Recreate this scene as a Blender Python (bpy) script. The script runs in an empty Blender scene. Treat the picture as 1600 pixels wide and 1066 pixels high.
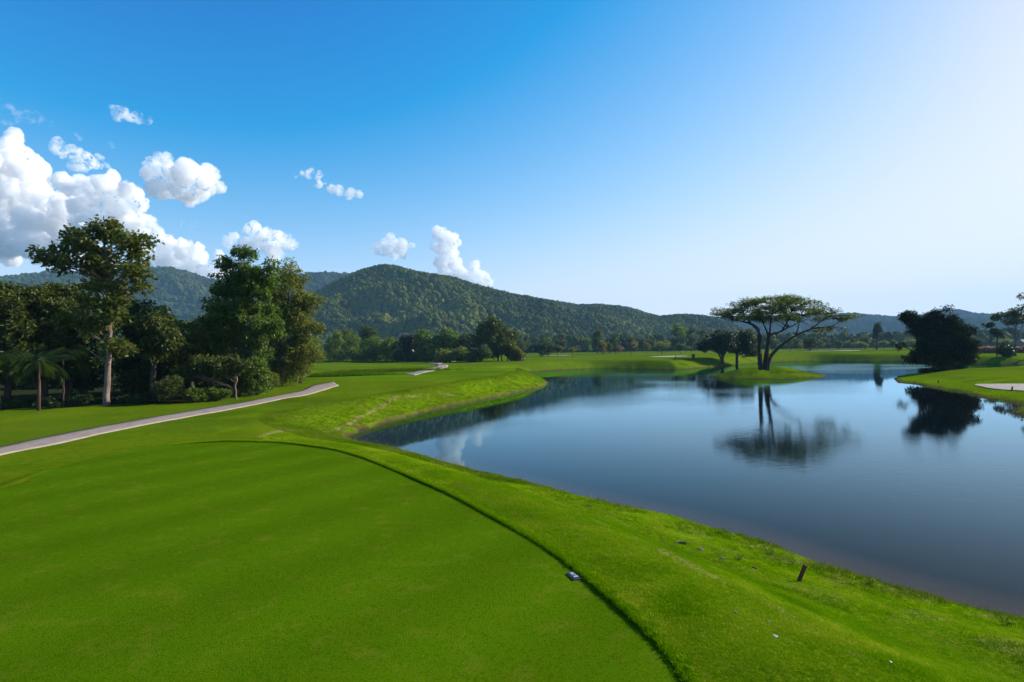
import bpy, math, random
import numpy as np
from mathutils import Matrix, Vector

# ------------------------------------------------------------------ camera, sky, sun, exposure
S = bpy.context.scene
COL = S.collection
S.render.engine = 'CYCLES'
F = 889.0                       # focal length in pixels of a 1600 px wide frame (20 mm lens)
CZ = 5.0                        # camera height above the water
PITCH = math.radians(1.095)
ROLL = math.radians(0.89)
fw = np.array([0, math.cos(PITCH), math.sin(PITCH)])
r0 = np.array([1.0, 0, 0]); u0 = np.array([0, -math.sin(PITCH), math.cos(PITCH)])
rt = r0 * math.cos(ROLL) - u0 * math.sin(ROLL)
up = u0 * math.cos(ROLL) + r0 * math.sin(ROLL)
cam = bpy.data.cameras.new('camera'); camo = bpy.data.objects.new('camera', cam); COL.objects.link(camo)
cam.lens = 20; cam.sensor_width = 36; cam.clip_start = 0.1; cam.clip_end = 40000
M3 = Matrix(((rt[0], up[0], -fw[0]), (rt[1], up[1], -fw[1]), (rt[2], up[2], -fw[2])))
camo.matrix_world = Matrix.Translation((0, 0, CZ)) @ M3.to_4x4()
S.camera = camo

SUN_AZ, SUN_EL = math.radians(66), math.radians(26)      # azimuth clockwise from +Y
SKY_OFF, SKY_MUL = (1.32, 0.79, 0.0), (1.34, 0.97, 0.93)
w = bpy.data.worlds.new('World'); S.world = w; w.use_nodes = True
wn = w.node_tree.nodes; wl = w.node_tree.links; wn.clear()
sky = wn.new('ShaderNodeTexSky'); sky.sky_type = 'NISHITA'; sky.sun_disc = False
sky.sun_elevation = SUN_EL; sky.sun_rotation = SUN_AZ
sky.altitude = 300; sky.air_density = 1.0; sky.dust_density = 0.5; sky.ozone_density = 1.5
def vop(op, src, v):
    x = wn.new('ShaderNodeVectorMath'); x.operation = op; wl.new(src, x.inputs[0]); x.inputs[1].default_value = v; return x.outputs[0]
skc = vop('MAXIMUM', vop('MULTIPLY', vop('SUBTRACT', sky.outputs[0], SKY_OFF), SKY_MUL), (0.03, 0.1, 0.3))     # the deep polarised blue of the photograph
# soft shoulder x / (1 + (x/m)^p)^(1/p): the bright side stays a pale blue instead of clipping
sx_ = wn.new('ShaderNodeSeparateXYZ'); wl.new(skc, sx_.inputs[0]); cx_ = wn.new('ShaderNodeCombineXYZ')
def wm_(op, a, b):
    x = wn.new('ShaderNodeMath'); x.operation = op
    for s_, v in ((x.inputs[0], a), (x.inputs[1], b)):
        if isinstance(v, (int, float)): s_.default_value = v
        else: wl.new(v, s_)
    return x.outputs[0]
for i_, m_ in enumerate((3.9, 4.2, 4.9)):
    den = wm_('POWER', wm_('ADD', 1.0, wm_('POWER', wm_('DIVIDE', sx_.outputs[i_], m_), 3.5)), 1 / 3.5)
    wl.new(wm_('DIVIDE', sx_.outputs[i_], den), cx_.inputs[i_])
skc = cx_.outputs[0]
bg = wn.new('ShaderNodeBackground'); bg.inputs['Strength'].default_value = 0.15
wo = wn.new('ShaderNodeOutputWorld')
wl.new(skc, bg.inputs[0]); wl.new(bg.outputs[0], wo.inputs[0])

sl = bpy.data.lights.new('sun', 'SUN'); sl.energy = 5.0; sl.angle = math.radians(0.5); sl.color = (1, 0.94, 0.83)
so = bpy.data.objects.new('sun', sl); COL.objects.link(so)
sdir = Vector((math.cos(SUN_EL) * math.sin(SUN_AZ), math.cos(SUN_EL) * math.cos(SUN_AZ), math.sin(SUN_EL)))
so.rotation_euler = sdir.to_track_quat('Z', 'Y').to_euler(); so.location = (60, 40, 60)

S.view_settings.view_transform = 'Standard'; S.view_settings.look = 'None'
S.view_settings.exposure = 0.75; S.view_settings.gamma = 1.0; S.view_settings.use_curve_mapping = False
cy = S.cycles
cy.max_bounces = 14; cy.diffuse_bounces = 3; cy.glossy_bounces = 3; cy.transmission_bounces = 3
cy.volume_bounces = 12; cy.transparent_max_bounces = 24; cy.use_denoising = True
cy.sample_clamp_indirect = 4.0; cy.caustics_reflective = False; cy.caustics_refractive = False

# ------------------------------------------------------------------ helpers
rng = np.random.default_rng(7); random.seed(7)

def ray(px, py):
    return fw + rt * ((px - 800) / F) + up * ((533 - py) / F)
def at_z(px, py, z=0.0):
    d = ray(px, py); t = (z - CZ) / d[2]
    return np.array([d[0] * t, d[1] * t, z])
def at_y(px, py, Y):
    d = ray(px, py); t = Y / d[1]
    return np.array([d[0] * t, Y, CZ + d[2] * t])

def hash2(ix, iy, seed):
    n = (ix.astype(np.int64) * 374761393 + iy.astype(np.int64) * 668265263 + seed * 974634777) & 0x7fffffff
    n = ((n ^ (n >> 13)) * 1274126177) & 0x7fffffff
    return ((n ^ (n >> 16)) & 0xffff) / 65535.0
def vnoise(x, y, seed=0):
    x = np.asarray(x, float); y = np.asarray(y, float)
    ix = np.floor(x); iy = np.floor(y); fx = x - ix; fy = y - iy
    fx = fx * fx * (3 - 2 * fx); fy = fy * fy * (3 - 2 * fy)
    a = hash2(ix, iy, seed); b = hash2(ix + 1, iy, seed); c = hash2(ix, iy + 1, seed); d = hash2(ix + 1, iy + 1, seed)
    return (a * (1 - fx) + b * fx) * (1 - fy) + (c * (1 - fx) + d * fx) * fy
def fbm(x, y, seed=0, o=4):
    s = 0; a = 0.5; t = 0
    for i in range(o):
        s = s + a * vnoise(x, y, seed + i * 17); t += a; a *= 0.5; x = x * 2.03 + 11.3; y = y * 2.03 + 5.7
    return s / t
def sstep(a, b, x):
    t = np.clip((x - a) / (b - a), 0, 1); return t * t * (3 - 2 * t)

def poly_sd(x, y, P):
    """signed distance to polygon P, positive inside"""
    x = np.asarray(x, float); y = np.asarray(y, float)
    if x.size < 3000:
        A_ = np.array(P, float); B_ = np.roll(A_, -1, 0); D_ = B_ - A_; xx = x.reshape(-1, 1); yy = y.reshape(-1, 1)
        t = np.clip(((xx - A_[:, 0]) * D_[:, 0] + (yy - A_[:, 1]) * D_[:, 1]) / ((D_ ** 2).sum(1) + 1e-12), 0, 1)
        q = ((xx - A_[:, 0] - t * D_[:, 0]) ** 2 + (yy - A_[:, 1] - t * D_[:, 1]) ** 2).min(1)
        dy = np.where(np.abs(D_[:, 1]) > 1e-12, D_[:, 1], 1e-12)
        cr_ = ((A_[:, 1] > yy) != (B_[:, 1] > yy)) & (xx < A_[:, 0] + (yy - A_[:, 1]) * D_[:, 0] / dy)
        ins = (cr_.sum(1) % 2) == 1
        return np.where(ins, np.sqrt(q), -np.sqrt(q)).reshape(x.shape)
    best = np.full(x.shape, 1e18); inside = np.zeros(x.shape, bool)
    n = len(P)
    for i in range(n):
        ax, ay = P[i]; bx, by = P[(i + 1) % n]
        dx, dy = bx - ax, by - ay; L = dx * dx + dy * dy + 1e-12
        t = np.clip(((x - ax) * dx + (y - ay) * dy) / L, 0, 1)
        q = (x - ax - t * dx) ** 2 + (y - ay - t * dy) ** 2
        np.minimum(best, q, out=best)
        c = ((ay > y) != (by > y))
        xi = ax + (y - ay) * dx / (dy if abs(dy) > 1e-12 else 1e-12)
        inside ^= c & (x < xi)
    d = np.sqrt(best)
    return np.where(inside, d, -d)

def smooth_poly(P, n=4, closed=True):
    """Catmull-Rom"""
    P = [np.array(p, float) for p in P]; out = []; m = len(P)
    for i in range(m if closed else m - 1):
        g = (lambda k: P[k % m]) if closed else (lambda k: P[min(max(k, 0), m - 1)])
        p0, p1, p2, p3 = g(i - 1), g(i), g(i + 1), g(i + 2)
        for k in range(n):
            t = k / n
            out.append(0.5 * ((2 * p1) + (-p0 + p2) * t + (2 * p0 - 5 * p1 + 4 * p2 - p3) * t * t + (-p0 + 3 * p1 - 3 * p2 + p3) * t ** 3))
    if not closed: out.append(P[-1])
    return out

def mesh_np(name, V, Q, smooth=False, attrs=None, tri=False):
    """mesh from numpy: V (n,3), Q (m,4) or (m,3)"""
    V = np.asarray(V, np.float32); Q = np.asarray(Q, np.int32); k = Q.shape[1]
    me = bpy.data.meshes.new(name)
    me.vertices.add(len(V)); me.vertices.foreach_set('co', V.ravel())
    me.loops.add(Q.size); me.loops.foreach_set('vertex_index', Q.ravel())
    me.polygons.add(len(Q)); me.polygons.foreach_set('loop_start', np.arange(0, Q.size, k, dtype=np.int32))
    me.polygons.foreach_set('use_smooth', np.full(len(Q), smooth))
    me.update(calc_edges=True)
    for a, v in (attrs or {}).items():
        at = me.attributes.new(a, 'FLOAT', 'POINT'); at.data.foreach_set('value', np.asarray(v, np.float32))
    return me

def link(name, me, mat=None, parent=None, loc=None):
    o = bpy.data.objects.new(name, me); COL.objects.link(o)
    if mat is not None and me is not None and not me.materials: me.materials.append(mat)
    if parent is not None: o.parent = parent
    if loc is not None: o.location = loc
    return o
def tag(o, label=None, cat=None, group=None, kind=None):
    if label: o['label'] = label
    if cat: o['category'] = cat
    if group: o['group'] = group
    if kind: o['kind'] = kind
    return o
def empty(name, loc, label, cat, group=None):
    o = bpy.data.objects.new(name, None); COL.objects.link(o); o.location = loc
    o.empty_display_size = 0.2
    return tag(o, label, cat, group)

# ------------------------------------------------------------------ materials
class NT:
    def __init__(s, name):
        s.m = bpy.data.materials.new(name); s.m.use_nodes = True
        s.t = s.m.node_tree; s.t.nodes.clear()
        s.out = s.n('ShaderNodeOutputMaterial')
    def n(s, typ, **kw):
        x = s.t.nodes.new(typ)
        for k, v in kw.items(): setattr(x, k, v)
        return x
    def l(s, a, b): s.t.links.new(a, b); return s
    def noise(s, scale, detail=3, rough=0.55, vec=None, dim='3D'):
        x = s.n('ShaderNodeTexNoise'); x.inputs['Scale'].default_value = scale
        x.inputs['Detail'].default_value = detail; x.inputs['Roughness'].default_value = rough
        if vec is not None: s.l(vec, x.inputs['Vector'])
        return x.outputs['Fac']
    def pos(s): return s.n('ShaderNodeNewGeometry').outputs['Position']
    def mapping(s, vec, scale=(1, 1, 1), rot=(0, 0, 0)):
        x = s.n('ShaderNodeMapping'); s.l(vec, x.inputs['Vector']); x.inputs['Scale'].default_value = scale; x.inputs['Rotation'].default_value = rot
        return x.outputs[0]
    def ramp(s, fac, stops):
        x = s.n('ShaderNodeValToRGB'); s.l(fac, x.inputs[0]); e = x.color_ramp.elements
        e[0].position, e[0].color = stops[0][0], (*stops[0][1], 1); e[1].position, e[1].color = stops[-1][0], (*stops[-1][1], 1)
        for p, c in stops[1:-1]:
            q = e.new(p); q.color = (*c, 1)
        return x.outputs[0]
    def mix(s, fac, a, b, mode='MIX'):
        x = s.n('ShaderNodeMix', data_type='RGBA', blend_type=mode)
        for sock, v in ((x.inputs[0], fac), (x.inputs[6], a), (x.inputs[7], b)):
            if isinstance(v, (int, float)): sock.default_value = v
            elif isinstance(v, tuple): sock.default_value = (*v, 1)
            else: s.l(v, sock)
        return x.outputs[2]
    def math(s, op, a, b=0.0, clamp=False):
        x = s.n('ShaderNodeMath', operation=op, use_clamp=clamp)
        for sock, v in ((x.inputs[0], a), (x.inputs[1], b)):
            if isinstance(v, (int, float)): sock.default_value = v
            else: s.l(v, sock)
        return x.outputs[0]
    def attr(s, name, typ='GEOMETRY'):
        x = s.n('ShaderNodeAttribute'); x.attribute_name = name; x.attribute_type = typ
        return x.outputs['Fac']
    def mr(s, v, a, b, c=0.0, d=1.0):
        x = s.n('ShaderNodeMapRange'); s.l(v, x.inputs[0])
        for i, q in enumerate((a, b, c, d)): x.inputs[i + 1].default_value = q
        return x.outputs[0]
    def bsdf(s, col, rough=0.8, spec=0.3, bump=None, bdist=0.02, bstr=1.0, sheen=0.0):
        x = s.n('ShaderNodeBsdfPrincipled')
        if isinstance(col, tuple): x.inputs['Base Color'].default_value = (*col, 1)
        else: s.l(col, x.inputs['Base Color'])
        if isinstance(rough, (int, float)): x.inputs['Roughness'].default_value = rough
        else: s.l(rough, x.inputs['Roughness'])
        x.inputs['Specular IOR Level'].default_value = spec
        if sheen: x.inputs['Sheen Weight'].default_value = sheen
        if bump is not None:
            b = s.n('ShaderNodeBump'); b.inputs['Distance'].default_value = bdist; b.inputs['Strength'].default_value = bstr
            s.l(bump, b.inputs['Height']); s.l(b.outputs[0], x.inputs['Normal'])
        s.b = x
        return x.outputs[0]
    def done(s, sh): s.l(sh, s.out.inputs['Surface']); return s.m

def mat_leaf(name, dark, mid, light, trans=0.35, rough=0.45, spec=0.18):
    n = NT(name)
    c = n.ramp(n.attr('rnd'), [(0.0, dark), (0.5, mid), (1.0, light)])
    big = n.noise(0.35, 2, vec=n.pos())
    c = n.mix(n.mr(big, 0.35, 0.7, 0.0, 0.35), c, mid)
    p = n.bsdf(c, rough, spec)
    t = n.n('ShaderNodeBsdfTranslucent')
    tc = n.mix(1.0, c, (1.5, 1.6, 0.5), 'MULTIPLY'); n.l(tc, t.inputs[0])
    m = n.n('ShaderNodeMixShader'); m.inputs[0].default_value = trans
    n.l(p, m.inputs[1]); n.l(t.outputs[0], m.inputs[2])
    return n.done(m.outputs[0])
def mat_bark(name, a, b, scale=3.0):
    n = NT(name)
    v = n.mapping(n.pos(), (scale, scale, scale * 0.25))
    f = n.noise(1.0, 5, 0.65, v)
    c = n.ramp(f, [(0.3, a), (0.7, b)])
    return n.done(n.bsdf(c, 0.9, 0.1, bump=f, bdist=0.05, bstr=0.8))
M = {}
M['bark_pale'] = mat_bark('bark_pale', (0.09, 0.06, 0.045), (0.30, 0.22, 0.18))
M['bark_grey'] = mat_bark('bark_grey', (0.07, 0.055, 0.045), (0.2, 0.16, 0.13))
M['bark_dark'] = mat_bark('bark_dark', (0.03, 0.025, 0.02), (0.09, 0.07, 0.055))
M['bark_red'] = mat_bark('bark_red', (0.04, 0.022, 0.016), (0.13, 0.07, 0.055))
M['teak'] = mat_leaf('teak_leaf', (0.035, 0.055, 0.008), (0.075, 0.10, 0.014), (0.17, 0.14, 0.035))
M['teak_top'] = mat_leaf('teak_top_leaf', (0.05, 0.06, 0.015), (0.11, 0.085, 0.03), (0.17, 0.12, 0.05))
M['dense'] = mat_leaf('dense_leaf', (0.03, 0.06, 0.006), (0.07, 0.12, 0.014), (0.17, 0.21, 0.04))
M['light'] = mat_leaf('light_leaf', (0.055, 0.08, 0.010), (0.13, 0.15, 0.022), (0.26, 0.25, 0.055))
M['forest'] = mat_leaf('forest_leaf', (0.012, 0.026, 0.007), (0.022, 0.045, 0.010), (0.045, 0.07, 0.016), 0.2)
M['bush'] = mat_leaf('bush_leaf', (0.007, 0.014, 0.005), (0.012, 0.024, 0.006), (0.03, 0.045, 0.012), 0.12, 0.6, 0.03)
M['rain'] = mat_leaf('raintree_leaf', (0.035, 0.055, 0.008), (0.07, 0.105, 0.014), (0.13, 0.16, 0.03), 0.35)
M['bamboo'] = mat_leaf('bamboo_leaf', (0.05, 0.085, 0.01), (0.09, 0.14, 0.015), (0.16, 0.2, 0.03), 0.4)
M['golden'] = mat_leaf('golden_leaf', (0.07, 0.075, 0.01), (0.13, 0.12, 0.015), (0.22, 0.17, 0.025), 0.4)
M['olive'] = mat_leaf('olive_leaf', (0.035, 0.055, 0.012), (0.065, 0.085, 0.018), (0.11, 0.12, 0.03), 0.3)
M['pink'] = mat_leaf('pink_leaf', (0.10, 0.06, 0.05), (0.2, 0.1, 0.09), (0.3, 0.16, 0.14), 0.3)
M['palm'] = mat_leaf('palm_leaf', (0.02, 0.04, 0.008), (0.035, 0.06, 0.012), (0.09, 0.11, 0.03), 0.3)

def grass_mat(name, c1, c2, c3, fine=70, bd=0.012, streak=False, tan=0.15):
    n = NT(name); P = n.pos()
    big = n.noise(0.22, 3, vec=P); med = n.noise(2.2, 4, 0.6, P); fin = n.noise(fine, 4, 0.7, P)
    c = n.ramp(big, [(0.3, c1), (0.7, c2)])
    c = n.mix(n.mr(med, 0.4, 0.75, 0, 0.6), c, c3)
    dk = n.mr(fin, 0.3, 0.7, 0.55, 1.35)
    cc = n.n('ShaderNodeCombineColor'); n.l(dk, cc.inputs[0]); n.l(dk, cc.inputs[1]); n.l(dk, cc.inputs[2])
    c = n.mix(1.0, c, cc.outputs[0], 'MULTIPLY')
    if tan:
        dry = n.math('MULTIPLY', n.mr(n.noise(2.6, 6, 0.7, n.mapping(P, (1, 1, 1), (0.3, 0.2, 0.5))), 0.52, 0.72, 0, 1), tan)
        c = n.mix(dry, c, (0.20, 0.17, 0.02))
    return n, c, fin, P, bd
# ground: grass with attributes for mud, forest floor, rough, bright tee boxes
n, c, fin, P, bd = grass_mat('ground_grass', (0.054, 0.125, 0.001), (0.100, 0.160, 0.003), (0.145, 0.172, 0.006), 40, tan=0.55)
c = n.mix(n.attr('bright'), c, (0.075, 0.22, 0.002))
roughc = n.ramp(n.noise(5, 5, 0.7, P), [(0.3, (0.045, 0.10, 0.001)), (0.55, (0.13, 0.21, 0.002)), (0.8, (0.20, 0.26, 0.006))])
c = n.mix(n.attr('rough'), c, roughc)
c = n.mix(n.attr('dry'), c, (0.26, 0.21, 0.07))
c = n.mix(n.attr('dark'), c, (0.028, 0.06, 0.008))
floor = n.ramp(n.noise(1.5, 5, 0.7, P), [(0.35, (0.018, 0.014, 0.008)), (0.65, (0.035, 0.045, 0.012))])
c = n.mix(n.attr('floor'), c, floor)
tone = n.mr(n.noise(0.045, 4, 0.6, n.mapping(P, (1, 2.2, 1))), 0.32, 0.68, 0.78, 1.12); tcc = n.n('ShaderNodeCombineColor'); [n.l(tone, tcc.inputs[k_]) for k_ in range(3)]
c = n.mix(1.0, c, tcc.outputs[0], 'MULTIPLY')
mudc = n.ramp(n.noise(6, 5, 0.7, P), [(0.3, (0.04, 0.024, 0.012)), (0.7, (0.13, 0.08, 0.045))])
mudf = n.math('MULTIPLY', n.attr('mud'), n.mr(n.noise(3, 4, 0.7, P), 0.3, 0.55, 0.45, 1.0))
c = n.mix(mudf, c, mudc)
M['ground'] = n.done(n.bsdf(c, 0.95, 0.0, bump=fin, bdist=0.03, bstr=0.7))
n, c, fin, P, bd = grass_mat('tee_grass', (0.043, 0.112, 0.0008), (0.060, 0.138, 0.001), (0.074, 0.128, 0.002), 130, tan=0.34)
ff = n.noise(60, 4, 0.75, P)
c = n.mix(n.mr(ff, 0.45, 0.72, 0, 0.5), c, (0.13, 0.18, 0.008))
c = n.mix(n.mr(n.noise(28, 3, 0.7, P), 0.5, 0.7, 0, 0.55), c, (0.02, 0.05, 0.001))
sv = n.n('ShaderNodeSeparateXYZ'); n.l(n.mapping(P, (1, 1, 1), (0, 0, 0.62)), sv.inputs[0])
band = n.math('SINE', n.math('ADD', n.math('MULTIPLY', sv.outputs[0], 3.3), n.math('MULTIPLY', n.noise(0.5, 2, vec=P), 1.2)))
bsc = n.mr(band, -1, 1, 0.93, 1.07); bc_ = n.n('ShaderNodeCombineColor'); [n.l(bsc, bc_.inputs[k_]) for k_ in range(3)]
c = n.mix(1.0, c, bc_.outputs[0], 'MULTIPLY')
M['tee'] = n.done(n.bsdf(c, 0.95, 0.0, bump=ff, bdist=0.012, bstr=1.0))

def blade_mat(name, a, b, d):
    n = NT(name)
    c = n.ramp(n.attr('tint', 'INSTANCER'), [(0.0, a), (0.55, b), (1.0, d)])
    p = n.bsdf(c, 0.8, 0.0)
    t = n.n('ShaderNodeBsdfTranslucent'); tc = n.mix(1.0, c, (1.3, 1.4, 0.6), 'MULTIPLY'); n.l(tc, t.inputs[0])
    m = n.n('ShaderNodeMixShader'); m.inputs[0].default_value = 0.45
    n.l(p, m.inputs[1]); n.l(t.outputs[0], m.inputs[2])
    return n.done(m.outputs[0])
M['blade'] = blade_mat('grass_blade', (0.16, 0.31, 0.001), (0.31, 0.43, 0.002), (0.52, 0.52, 0.05))
M['weed'] = blade_mat('weed_blade', (0.11, 0.20, 0.004), (0.22, 0.30, 0.008), (0.42, 0.32, 0.13))

# concrete cart path
n = NT('path_concrete'); P = n.pos()
f = n.noise(2.2, 5, 0.6, P); f2 = n.noise(40, 3, 0.6, P)
c = n.ramp(f, [(0.3, (0.23, 0.175, 0.13)), (0.7, (0.35, 0.285, 0.23))])
c = n.mix(n.math('MULTIPLY', n.attr('edge_brown'), n.mr(n.noise(0.8, 4, 0.65, P), 0.35, 0.6, 0.3, 1)), c, (0.16, 0.085, 0.06))  # reddish brown towards the left edge, broken up by noise
c = n.mix(n.mr(f2, 0.5, 0.8, 0, 0.3), c, (0.15, 0.12, 0.1))
M['path'] = n.done(n.bsdf(c, 0.9, 0.2, bump=f2, bdist=0.01))
n = NT('sand'); P = n.pos(); f = n.noise(3, 5, 0.6, P)
M['sand'] = n.done(n.bsdf(n.ramp(f, [(0.3, (0.34, 0.28, 0.22)), (0.7, (0.46, 0.385, 0.31))]), 0.95, 0.1, bump=f, bdist=0.05))

# lake water
n = NT('lake_water'); P = n.pos()
shore = n.attr('shore')
body = n.mix(n.mr(shore, 0.0, 7.0, 1, 0), (0.003, 0.006, 0.007), (0.011, 0.008, 0.004))
body = n.mix(n.mr(shore, 0.0, 1.6, 1, 0), body, (0.06, 0.04, 0.024))
wv1 = n.noise(1.6, 3, 0.6, n.mapping(P, (1, 1.6, 1)))
wv2 = n.noise(7.0, 3, 0.6, n.mapping(P, (1, 1.5, 1)))
patch = n.mr(n.noise(0.035, 3, 0.5, n.mapping(P, (1, 1.4, 1))), 0.4, 0.62, 0.25, 1.0)
hh = n.math('ADD', n.math('MULTIPLY', wv1, 0.75), n.math('MULTIPLY', wv2, 0.20))
hh = n.math('MULTIPLY', hh, n.math('MULTIPLY', patch, n.mr(shore, 4.0, 30.0, 0.10, 2.3)))
bp = n.n('ShaderNodeBump'); bp.inputs['Distance'].default_value = 0.011; n.l(hh, bp.inputs['Height'])
dfs = n.n('ShaderNodeBsdfDiffuse'); n.l(body, dfs.inputs[0])
gls = n.n('ShaderNodeBsdfGlossy'); gls.inputs['Roughness'].default_value = 0.03; n.l(n.mr(shore, 4.0, 30.0, 0.012, 0.06), gls.inputs['Roughness']); gls.inputs[0].default_value = (0.60, 0.88, 1.0, 1); n.l(bp.outputs[0], gls.inputs['Normal'])
dt_ = n.n('ShaderNodeVectorMath', operation='DOT_PRODUCT'); n.l(bp.outputs[0], dt_.inputs[0]); n.l(n.n('ShaderNodeNewGeometry').outputs['Incoming'], dt_.inputs[1])
fac = n.math('MINIMUM', n.math('MULTIPLY', n.math('POWER', n.math('SUBTRACT', 1.0, n.math('ABSOLUTE', dt_.outputs['Value'])), 8.0), 1.52), 0.88)   # Schlick reflectance as cut by a polarising filter
wm = n.n('ShaderNodeMixShader'); n.l(fac, wm.inputs[0]); n.l(dfs.outputs[0], wm.inputs[1]); n.l(gls.outputs[0], wm.inputs[2]); bs = wm.outputs[0]
M['water'] = n.done(bs)

# ------------------------------------------------------------------ land and lake shapes (world metres, water z = 0)
def zpoly(pts, z=0.0): return [tuple(at_z(a, b, z)[:2]) for a, b in pts]
shore_px = [(1600, 975), (1553, 966), (1475, 942), (1381, 917), (1275, 883), (1194, 852), (1100, 824), (1019, 804), (934, 785), (862, 767), (800, 752),
            (720, 733), (680, 721), (640, 709), (600, 702), (565, 695), (541, 687), (548, 679), (580, 667), (640, 650), (700, 635.5), (760, 623.5),
            (815, 612), (846, 605), (854, 599.5), (846, 594), (828, 589.5), (813, 584.5), (826, 581.5), (865, 579), (929, 576), (992, 576), (1056, 577.5),
            (1094, 575), (1146, 571), (1184, 567.5), (1210, 566), (1280, 564), (1340, 564.5), (1405, 565), (1500, 568), (1600, 569)]
lake = smooth_poly(zpoly(shore_px), 4, closed=False)
lake = [tuple(p) for p in lake] + [(230, 165), (300, 120), (300, -60), (150, -70), (60, -40), (28, -14), (17, 1), (12.5, 6)]
pen_px = [(1399, 595), (1408, 597.5), (1432, 600.5), (1458, 606), (1507, 614), (1537, 622), (1570, 627), (1600, 632), (1680, 655)]
pen = zpoly(pen_px) + [(75, 34), (120, 30), (180, 40), (190, 100)] + zpoly([(1650, 573.5), (1600, 575.5), (1557, 578), (1503, 582), (1440, 584.5), (1412, 586.5), (1401, 590)])
pen = [tuple(p) for p in smooth_poly(pen, 3)]
ic = at_z(1199, 589, 0.0); ICX, ICY = ic[0] , ic[1] + 1.0
isl = [(ICX + 9.4 * math.cos(t) * (1.0 if math.cos(t) < 0 else 1.05), ICY + 7.6 * math.sin(t)) for t in np.linspace(0, 2 * math.pi, 40, endpoint=False)]

tee_px = [(1083, 1080), (1040, 1024), (985, 967), (940, 927), (893, 888), (850, 857), (800, 827), (750, 799), (700, 772), (650, 750), (600, 729),
          (560, 714), (520, 703), (480, 697), (440, 692.5), (400, 691), (360, 690), (330, 691), (295, 693), (240, 698), (175, 708), (100, 727), (50, 744), (0, 763)]
TZ = 2.30
tee = [tuple(at_z(a, b, TZ)[:2]) for a, b in tee_px]
tee = [tuple(p) for p in smooth_poly(tee + [(-11.5, 7.5), (-12.3, 3), (-12, -3), (-8, -7), (-2, -7), (2.2, -4), (3.0, -1), (2.9, 1), (2.45, 2.3), (1.95, 3.4), (1.68, 3.95)], 4)]
TEE_LEFT = at_z(300, 693, TZ)

yk = [0, 40, 70, 100, 150, 190, 230, 280, 400, 600, 900]
zk = [1.40, 1.45, 1.55, 1.7, 1.8, 1.9, 2.4, 2.7, 3.4, 3.9, 4.2]
bumps = [  # px, py at z, add, sx, sy
    (690, 577, 2.1, 0.55, 15, 13), (600, 592, 1.8, 0.35, 12, 7), (820, 585, 1.5, 0.25, 12, 12), (540, 562, 2.6, 0.7, 45, 30),
    (500, 559, 3.5, 0.9, 60, 40), (520, 578, 1.7, -0.3, 9, 8), (960, 562, 2.2, 0.5, 35, 18), (1130, 562, 1.8, 0.35, 25, 12),
    (1330, 552, 2.6, 0.6, 40, 22), (1420, 548, 2.8, 0.5, 30, 25), (1200, 552, 2.6, 0.4, 50, 18)]
bw = [(at_z(a, b, z)[:2], add, sx, sy) for a, b, z, add, sx, sy in bumps]
def height(x, y, full=False):
    x = np.asarray(x, float); y = np.asarray(y, float)
    sd = -poly_sd(x, y, lake)                         # + on land
    sp = poly_sd(x, y, pen); si = poly_sd(x, y, isl)
    d = np.maximum(np.maximum(sd, sp), si)
    r = np.hypot(x, y)
    mk = (y > 55) & (y < 125) & (sd > 1.2) & (sd < 11) & (x < 25)
    if mk.any():
        acc = 0; xs_, ys_ = x[mk], y[mk]
        for q_ in range(7): acc = acc - poly_sd(xs_ + 2.6 * math.cos(q_ * .9), ys_ + 2.6 * math.sin(q_ * .9), lake) / 7
        wq = sstep(1.2, 3.2, sd[mk]); d = d.copy(); d[mk] = d[mk] * (1 - wq) + acc * wq
    d = d + (fbm(x * 0.9, y * 0.9, 3, 3) - 0.5) * np.clip(r * 0.02, 0.25, 1.2) * np.exp(-np.abs(d) / 3)
    dt = -poly_sd(x, y, tee)                          # + outside the tee
    B = np.interp(y, yk, zk)
    for (c, add, sx, sy) in bw:
        B = B + add * np.exp(-0.5 * ((x - c[0]) / sx) ** 2 - 0.5 * ((y - c[1]) / sy) ** 2)
    B = B + (fbm(x * 0.035, y * 0.035, 9, 3) - 0.5) * 0.8 * sstep(25, 120, r) + (fbm(x * 0.3, y * 0.3, 5, 2) - 0.5) * 0.06
    # tee plateau; on the right/far side the fringe stands 5 cm above the cut surface
    right = sstep(TEE_LEFT[0] - 1.5, TEE_LEFT[0] + 1.0, x)
    lip = 0.022 * right - 0.02 * (1 - right)
    drop = 4.6 * right + 2.6 * (1 - right)
    plate = TZ + lip
    k = sstep(0.5, 0.5 + drop, dt) * right + sstep(0.0, drop, dt) * (1 - right)
    B = np.where(dt < 30, plate * (1 - k) + B * k, B)
    B = np.where(dt < 0.0, TZ - 0.08, B)
    # bank
    wdt = np.where(r < 30, 7.5, np.where(y < 110, 5.0, 6.5))
    wdt = 7.5 * (1 - sstep(20, 40, r)) + 4.5 * sstep(20, 40, r) + 2.0 * sstep(100, 140, y)
    B = np.where((sp > sd) & (sp > si), 1.15 + (fbm(x * .06, y * .06, 4, 2) - .5) * .5, B)
    isw = (si > sd) & (si > sp)
    B = np.where(isw, 1.7, B); wdt = np.where(isw, 7.8, wdt); wdt = np.where((sp > sd) & (sp > si), 9.0, wdt)
    t = np.clip(d / wdt, 0, 1)
    prof = 0.45 * (1 - (1 - t) ** 2) + 0.55 * t * t * (3 - 2 * t)
    sc = 0.14
    land = sc * sstep(0, 0.35, d) + (B - sc) * prof
    wat = np.maximum(d * 0.28, -1.8)
    h = np.where(d > 0, land, wat)
    if full: return h, d, dt, sd, sp, si, r
    return h
def hz(x, y): return float(height(np.array([x]), np.array([y]))[0])

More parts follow.
